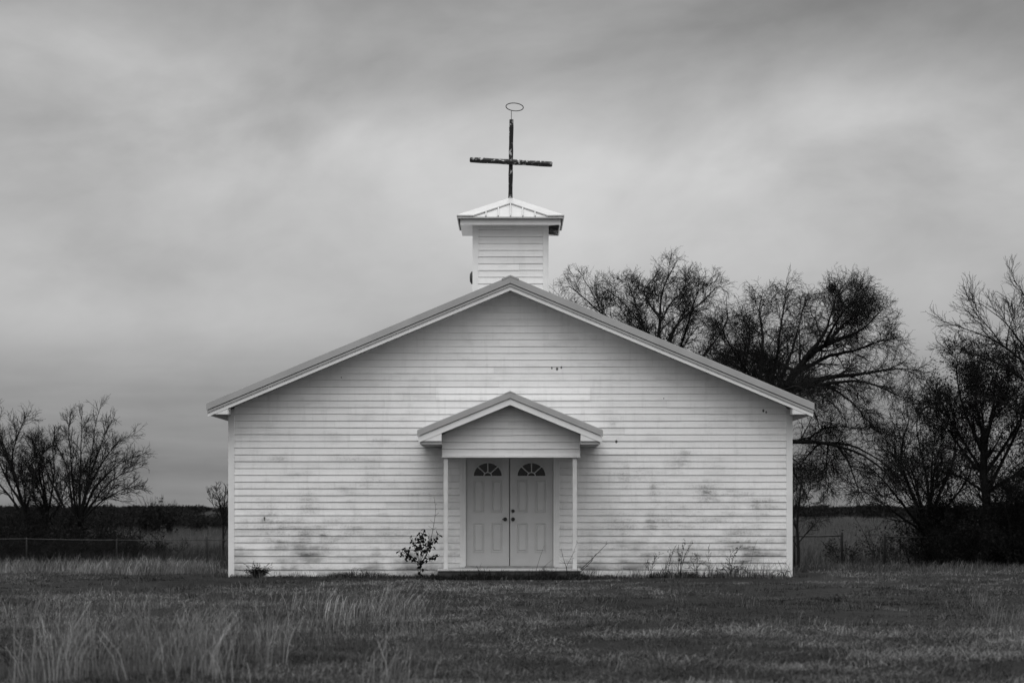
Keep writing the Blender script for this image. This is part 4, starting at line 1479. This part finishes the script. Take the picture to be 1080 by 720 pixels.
add_long((-60, 470), (18.0, 31.0), 330, 22, 0.14, 0.14, 0.46, 0.06, 0.18, 11)
add_long((60, 240), (18.0, 24.0), 55, 18, 0.13, 0.26, 0.60, 0.10, 0.23, 12)
add_long((250, 450), (23.0, 30.0), 75, 17, 0.13, 0.20, 0.48, 0.10, 0.24, 13)
add_long((-80, 225), (46.0, 74.0), 1500, 24, 0.16, 0.12, 0.42, 0.09, 0.24, 14)
add_long((1000, 1160), (24.0, 32.0), 90, 24, 0.08, 0.15, 0.36, 0.08, 0.18, 15)
add_long((836, 1160), (48.0, 70.0), 900, 22, 0.16, 0.14, 0.34, 0.04, 0.10, 16)
add_long((20, 230), (17.6, 21.5), 26, 18, 0.10, 0.40, 0.72, 0.12, 0.27, 21)
add_long((230, 300), (18.5, 22.0), 6, 20, 0.05, 0.40, 0.60, 0.10, 0.24, 22)
add_long((600, 836), (43.75, 44.75), 90, 13, 0.07, 0.10, 0.42, 0.04, 0.20, 23)
add_long((244, 460), (43.75, 44.75), 60, 12, 0.07, 0.06, 0.26, 0.03, 0.14, 24)
add_long((440, 1100), (16.0, 34.0), 260, 22, 0.12, 0.06, 0.16, 0.06, 0.13, 17)
add_long((-80, 1160), (32.0, 44.0), 260, 16, 0.10, 0.08, 0.20, 0.05, 0.13, 18)
x = np.concatenate(X); y = np.concatenate(Y); h = np.concatenate(H); t = np.concatenate(T)
bx_, by_ = np.concatenate(BX), np.concatenate(BY)
k = outside_church(x, y, 0.03); x, y, h, t, bx_, by_ = x[k], y[k], h[k], t[k], bx_[k], by_[k]
blades('long_grass', x, y, h, 0.0016 + 0.0026 * rng.uniform(0, 1, len(x)) + 0.00008 * (y + D), 0.42, bend=(bx_, by_), tone=t, mat=M_DRY, seed=2, label='long pale dry grass in tufts over the yard', wind=(0.06, 0))

# dark grass along the foot of the wall and hanging over the slab's front edge
X, Y, H, T = [], [], [], []
n = 5200
x = np.concatenate([rng.uniform(XL - 0.5, XR + 0.4, n - 3200), np.repeat(rng.uniform(XL, XR, 80), 40) + rng.normal(0, .07, 3200)]); y = -np.abs(rng.normal(0.05, 0.16, n)) - 0.04
X.append(x); Y.append(y); H.append(rng.uniform(.02, .085, n) * (1 + 1.3 * np.clip(patch_noise(x, x * 0, 2.2, 51), 0, 1) + 0.8 * np.exp(-((x - 3.6) / 1.1) ** 2))); T.append(rng.uniform(.006, .06, n))
n = 8000
sx0, sx1 = at(462, 0, PY)[0], at(612.5, 0, PY)[0]
x = rng.uniform(sx0 - .12, sx1 + .12, n); y = PY - 0.215 - np.abs(rng.normal(0, .09, n))
X.append(x); Y.append(y); H.append(rng.uniform(.04, .13, n) * (1 + .5 * patch_noise(x, y, 7.0, 52)) * np.where(rng.uniform(0, 1, n) < .06, 1.9, 1)); T.append(rng.uniform(.008, .032, n))
x = np.concatenate(X); y = np.concatenate(Y); h = np.concatenate(H); t = np.concatenate(T)
k = outside_church(x, y, 0.0); x, y, h, t = x[k], y[k], h[k], t[k]
blades('wall_grass', x, y, h, 0.006 + 0.005 * rng.uniform(0, 1, len(x)), 0.9, t, M_DRY, 3, 'dark matted grass along the foot of the wall and doorstep')

# tall weeds beyond the fence
X, Y, H, T = [], [], [], []
n = 15000
for (p0, p1, d0, d1, nn, h0, h1, t0, t1) in ((-80, 250, 76, 110, 16000, .25, .75, .012, .05), (836, 1160, 74, 112, 15000, .25, .7, .03, .085), (-80, 250, 165, 245, 12000, .3, .6, .03, .09), (830, 1160, 260, 560, 12000, .4, .9, .03, .08), (-80, 250, 112, 165, 15000, .3, .55, .05, .10), (830, 1160, 112, 260, 18000, .3, .7, .04, .09)):
    d = rng.uniform(d0, d1, nn); px = rng.uniform(p0, p1, nn)
    X.append((px - 540) * d / FP); Y.append(d - D); H.append(rng.uniform(h0, h1, nn)); T.append(rng.uniform(t0, t1, nn))
x = np.concatenate(X); y = np.concatenate(Y); h = np.concatenate(H); t = np.concatenate(T)
blades('tall_weeds', x, y, h, 0.010 + 0.010 * rng.uniform(0, 1, len(x)), 0.3, t, M_DRY, 4, 'tall dark weeds standing in the pasture beyond the fences', 'weeds')

# ------------------------------------------------------------------ plants at the foot of the wall
def stem_plant(name, base, stems, label, cat, seed, twigs=None, leaf=None, r=0.006, group=None, mat=None, bare=0):
    rng = np.random.default_rng(seed)
    root = empty(name, base)
    tag(root, label, cat, group)
    A, RA = [], []
    for path in stems:
        rr0 = r * rng.uniform(.8, 1.2)
        A.append(resample(path, 12, 0.004, rng)); RA.append(np.linspace(rr0, rr0 * .35, 12))
    g = [(np.array(A), np.array(RA))]
    if twigs:
        g.append(spawn(g[0][0], g[0][1], rng, **twigs))
    V, F = tubes_mesh(g, [6, 4])
    np_mesh('stem', V - np.array(base), F.ravel(), np.full(len(F), 4), mat or M_BARK, root, smooth=True)
    if leaf:
        per, size, t0, droop = leaf
        src = g[-1][0]
        if bare: src = src[:len(src) - bare]
        N, Pn, _ = src.shape
        i = rng.integers(int(t0 * (Pn - 1)), Pn, (N, per))
        p = src[np.arange(N)[:, None], i].reshape(-1, 3)
        V, F = leaf_quads(p, size, rng, droop)
        np_mesh('foliage', V - np.array(base), F.ravel(), np.full(len(F), 4), M_LEAF, root)
    return root


ys = -1.15
bs = at(443.5, 609, ys); bs = (bs[0], ys, gz1(bs[0], ys))
st = [[bs] + pix([(443.5, 600), (443, 592)], ys)]
for path in ([(443, 596), (440, 586), (436, 574), (432, 566)], [(443, 596), (444, 584), (444, 572), (443, 563)], [(443, 596), (436, 588), (428, 583), (420, 582)],
             [(443, 596), (450, 586), (453, 576), (458, 568), (463, 562)], [(443, 597), (450, 590), (456, 587), (461, 584)], [(443, 594), (433, 586), (425, 579)],
             [(443, 594), (447, 583), (453, 572), (455, 565)], [(443, 594), (441, 580), (446, 566), (448, 557)]):
    st.append(pix(path, ys, rs.uniform(-.25, .25)))
st.append(pix([(444, 594), (450, 586), (457, 560), (459.5, 540), (460, 528), (457.5, 523.5)], ys, .05))
stem_plant('leafy_seedling', bs, st, 'small seedling with dark hanging leaves left of the porch', 'seedling', 3,
           twigs=dict(per=9, t0=.3, t1=.98, length=.15, angle=50, Pn=3, trop=(0, 0, -.1), wig=.2, rk=.6, rend=.002), leaf=(3, .072, .4, 1.2), r=0.006, bare=9)


def weed(px, paths, label, seed, y=-0.28, leaf=None, twigs=None, r=0.0045, name='dead_weed'):
    b = at(px, 0, y); b = (b[0], y, gz1(b[0], y) - 0.01)
    st = []
    for p in paths:
        st.append([b] + pix(p, y, random.uniform(-.15, .12)))
    return stem_plant(name, b, st, label, 'weed', seed, twigs, leaf, r, 'dead weeds at the foot of the wall', M_TWIG)


tw = dict(per=8, t0=.3, t1=1, length=.18, angle=35, Pn=4, trop=(0, 0, .2), wig=.15, rk=.6, rend=.0025)
tuft_paths = []
for i in range(110):
    a = rs.gauss(0, 5.5); hh_ = abs(rs.gauss(0, 3.2)); tuft_paths.append([(272 + a * .6, 606), (272 + a, 604 - hh_), (272 + a * 1.35 + rs.gauss(0, 2), 605 - hh_ * 1.6)])
weed(272, tuft_paths, 'squat black tuft of dead weed near the left corner of the church', 1, -0.5, None, dict(per=3, t0=.3, t1=1, length=.1, angle=40, Pn=3, wig=.2, rk=.7, rend=.003), 0.006)
weed(375, [[(371, 604), (369, 600), (373, 598), (378, 599), (382, 603)], [(376, 602), (377, 598), (381, 600), (383, 606)]], 'pale arched weed stem on the wall left of the seedling', 2, -0.3, None, None, 0.005)
weed(600, [[(596, 598), (603, 588), (609, 571)], [(598, 600), (594, 590), (592, 578)]], 'two thin bare stalks standing at the right end of the doorstep', 3, PY - 0.3, None, dict(per=3, t0=.5, t1=1, length=.12, angle=25, Pn=3, wig=.1, rk=.6, rend=.002), 0.006)
weed(606, [[(610, 602), (622, 592), (634, 580), (641, 573)], [(612, 602), (622, 594), (628, 585)]], 'long bare stalk leaning right past the right porch post', 4, PY - 0.15, None, dict(per=4, t0=.5, t1=1, length=.14, angle=25, Pn=3, wig=.1, rk=.6, rend=.002), 0.008)
weed(564, [[(566, 598), (569, 588), (574, 575)], [(571, 600), (577, 594), (582, 590)]], 'short bare stalks before the right door leaf', 9, PY - 0.3, None, None, 0.004)
weed(687, [[(687, 600), (689, 592), (692, 587)], [(686, 600), (690, 590), (697, 583)], [(684, 598), (682, 592)]], 'low forked weed, leftmost of the row on the right half of the wall', 5, -.3, (1, .026, .5, .3), tw)
weed(703, [[(702, 598), (706, 585), (708, 579), (716, 583)], [(704, 600), (707, 588), (711, 577)], [(700, 602), (703, 595)]], 'weed with a bent top, second from the left in the right row', 6, -.3, (1, .026, .5, .3), tw)
weed(718, [[(717, 598), (720, 584), (722, 573), (723, 569)], [(718, 600), (722, 585), (728, 575), (731, 573)], [(715, 600), (717, 588), (715, 578)]], 'tallest weed of the right row, with a dark seed head', 7, -.3, (2, .034, .5, .5), tw, 0.007)
weed(734, [[(733, 600), (731, 594), (727, 588), (736, 590)], [(735, 600), (738, 592), (742, 596)], [(733, 602), (729, 598), (724, 600)], [(734, 600), (736, 588), (733, 583)]], 'tangled bushy weed right of the tallest one', 8, -.3, (1, .026, .5, .3), tw)
weed(748, [[(748, 596), (747, 584), (748, 575)], [(748, 600), (751, 592)]], 'single upright thin weed in the middle of the right row', 10, -.3, None, tw, 0.004)
weed(770, [[(769, 596), (769, 586), (773, 580), (778, 577)], [(772, 596), (772, 588), (776, 581), (780, 577)], [(766, 602), (762, 598), (758, 604)], [(770, 602), (776, 597), (784, 599), (786, 602)], [(770, 600), (764, 597)], [(771, 602), (778, 603)]], 'dark double-stemmed weed curving to the right', 11, -.3, (2, .034, .5, .5), tw, 0.008)
weed(790, [[(791, 598), (793, 585), (797, 572), (799, 568)], [(789, 602), (786, 595)]], 'thin weed leaning right along the wall near its right end', 12, -.25, None, None, 0.004)
weed(828, [[(824, 602), (817, 602), (812, 606)], [(826, 602), (822, 604), (818, 609)], [(829, 602), (834, 602)], [(826, 603), (819, 603.5), (815, 602.5)]], 'low drooping weed at the right corner of the church', 13, -.35, None, dict(per=3, t0=.3, t1=1, length=.12, angle=30, Pn=4, trop=(0, 0, -.6), wig=.1, rk=.7, rend=.003), 0.006)

# ------------------------------------------------------------------ sky, sun
W = bpy.data.worlds.new('World'); S.world = W
W.use_nodes = True
nt = NT(W.node_tree)
nt.n.clear()
SUN_EL, SUN_AZ = 66.0, 188.0      # degrees; azimuth from +y clockwise: behind the camera
sky = nt.node('ShaderNodeTexSky'); sky.sky_type = 'NISHITA'; sky.sun_disc = False
sky.sun_elevation = R(SUN_EL); sky.sun_rotation = R(SUN_AZ)
sky.air_density = 1.0; sky.dust_density = 4.0; sky.altitude = 200
bw = nt.node('ShaderNodeRGBToBW'); nt.l.new(sky.outputs[0], bw.inputs[0])
tc = nt.node('ShaderNodeTexCoord').outputs['Generated']
sp_ = nt.node('ShaderNodeSeparateXYZ'); nt.l.new(tc, sp_.inputs[0])
sx, sy, sz = sp_.outputs
U = nt.m('ARCTAN2', sx, sy)
ramp = nt.node('ShaderNodeFloatCurve')
cur = ramp.mapping.curves[0]
LV = [(0.0, .20), (0.012, .20), (0.035, .235), (0.06, .33), (0.09, .42), (0.13, .45), (0.16, .39), (0.19, .325), (0.22, .27), (0.30, .36), (0.5, .95), (1.0, 2.0)]
KS = 2.5
pts_ = cur.points
pts_[0].location = (0, LV[0][1] / KS); pts_[1].location = (1, LV[-1][1] / KS)
for (a, b_) in LV[1:-1]:
    pts_.new(a, b_ / KS)
for p in pts_: p.handle_type = 'AUTO_CLAMPED'
ramp.mapping.update()
cv = nt.node('ShaderNodeCombineXYZ')
nt.l.new(U, cv.inputs[0]); nt.l.new(sz, cv.inputs[1])
skew = nt.node('ShaderNodeVectorMath', operation='ADD')
sk = nt.node('ShaderNodeCombineXYZ'); nt.l.new(nt.m('MULTIPLY', U, -0.08), sk.inputs[1])
nt.l.new(cv.outputs[0], skew.inputs[0]); nt.l.new(sk.outputs[0], skew.inputs[1])
n1 = nt.noise(nt.scaled(skew.outputs[0], (7.0, 13.0, 1.0)), 1.0, 6, 0.5, 0.35)
n2 = nt.noise(nt.scaled(skew.outputs[0], (26.0, 52.0, 1.0)), 1.0, 5, 0.6, 0.4)
n3 = nt.noise(nt.scaled(cv.outputs[0], (9.0, 95.0, 1.0)), 1.0, 4, 0.5, 0.2)
lowb = nt.m('MULTIPLY', nt.mapr(sz, 0.0, 0.09, 1.0, 0.0, True), nt.mapr(n3, 0.3, 0.7, -0.18, 0.22))
zc = nt.m('MAXIMUM', nt.m('ADD', sz, nt.m('MULTIPLY', nt.mapr(n1, 0.25, 0.75, 0.026, -0.026), nt.mapr(sz, 0.03, 0.12, 0.0, 1.0))), 0.0)
nt.l.new(zc, ramp.inputs['Value'])
base = nt.m('MULTIPLY', ramp.outputs[0], KS)
f = nt.m('ADD', nt.mapr(n1, 0.25, 0.75, 0.76, 1.24), nt.mapr(n2, 0.25, 0.75, -0.05, 0.05))
f = nt.m('ADD', f, lowb)
val = nt.m('MULTIPLY', base, f)


def cloud(px, py, su, sv, amp):
    u0 = math.atan2((px - 540) / FP, 1); v0 = (534 - py) / FP
    a = nt.m('DIVIDE', nt.m('SUBTRACT', U, u0), su / FP)
    b_ = nt.m('DIVIDE', nt.m('SUBTRACT', sz, v0), sv / FP)
    e = nt.m('EXPONENT', nt.m('MULTIPLY', nt.m('ADD', nt.m('MULTIPLY', a, a), nt.m('MULTIPLY', b_, b_)), -1.0))
    return nt.m('MULTIPLY', nt.m('MULTIPLY', e, nt.mapr(n1, 0.2, 0.7, 0.55, 1.25)), amp)


for c in ((860, 150, 190, 70, .14), (590, 200, 190, 110, .10), (270, 210, 150, 70, .05), (40, 310, 140, 40, .06), (330, 345, 180, 40, .04), (840, 270, 160, 70, .05),
          (1060, 40, 240, 80, -.12), (30, 180, 130, 60, -.05), (120, 345, 200, 22, .05), (960, 120, 90, 30, .05), (720, 70, 130, 40, -.04), (60, 60, 130, 50, .04)):
    val = nt.m('ADD', val, cloud(*c))
val = nt.m('MAXIMUM', val, 0.02)
# thin veil of the clear sky above the cloud deck
tot = nt.m('ADD', nt.m('MULTIPLY', val, 10.6), nt.m('MULTIPLY', nt.m('MINIMUM', bw.outputs[0], 6.0), 0.06))
cc = nt.node('ShaderNodeCombineColor')
for i in range(3): nt.l.new(tot, cc.inputs[i])
bg = nt.node('ShaderNodeBackground'); bg.inputs['Strength'].default_value = 0.1
nt.l.new(cc.outputs[0], bg.inputs['Color'])
out = nt.node('ShaderNodeOutputWorld'); nt.l.new(bg.outputs[0], out.inputs[0])

L = bpy.data.lights.new('sun', 'SUN'); L.energy = 1.1; L.angle = R(40); L.color = (1, 1, 1)
so = bpy.data.objects.new('sun', L); COL.objects.link(so)
az = R(SUN_AZ)
dirv = Vector((math.sin(az) * math.cos(R(SUN_EL)), math.cos(az) * math.cos(R(SUN_EL)), math.sin(R(SUN_EL))))
so.rotation_euler = dirv.to_track_quat('Z', 'Y').to_euler()
so.location = (0, -20, 30)

# ------------------------------------------------------------------ camera
cam = bpy.data.cameras.new('camera')
cam.lens = 85.0; cam.sensor_width = 36.0; cam.sensor_fit = 'HORIZONTAL'
cam.shift_y = 174.0 / 1080.0
cam.clip_start = 0.1; cam.clip_end = 20000
cam.dof.use_dof = True; cam.dof.focus_distance = D; cam.dof.aperture_fstop = 2.9
co = bpy.data.objects.new('camera', cam); COL.objects.link(co)
co.location = (0, -D, EYE); co.rotation_euler = (R(90), 0, 0)
S.camera = co
S.view_settings.view_transform = 'Standard'
S.view_settings.look = 'None'
S.view_settings.exposure = 0.0
S.view_settings.gamma = 1.0
S.view_settings.use_curve_mapping = False
S.cycles.max_bounces = 6
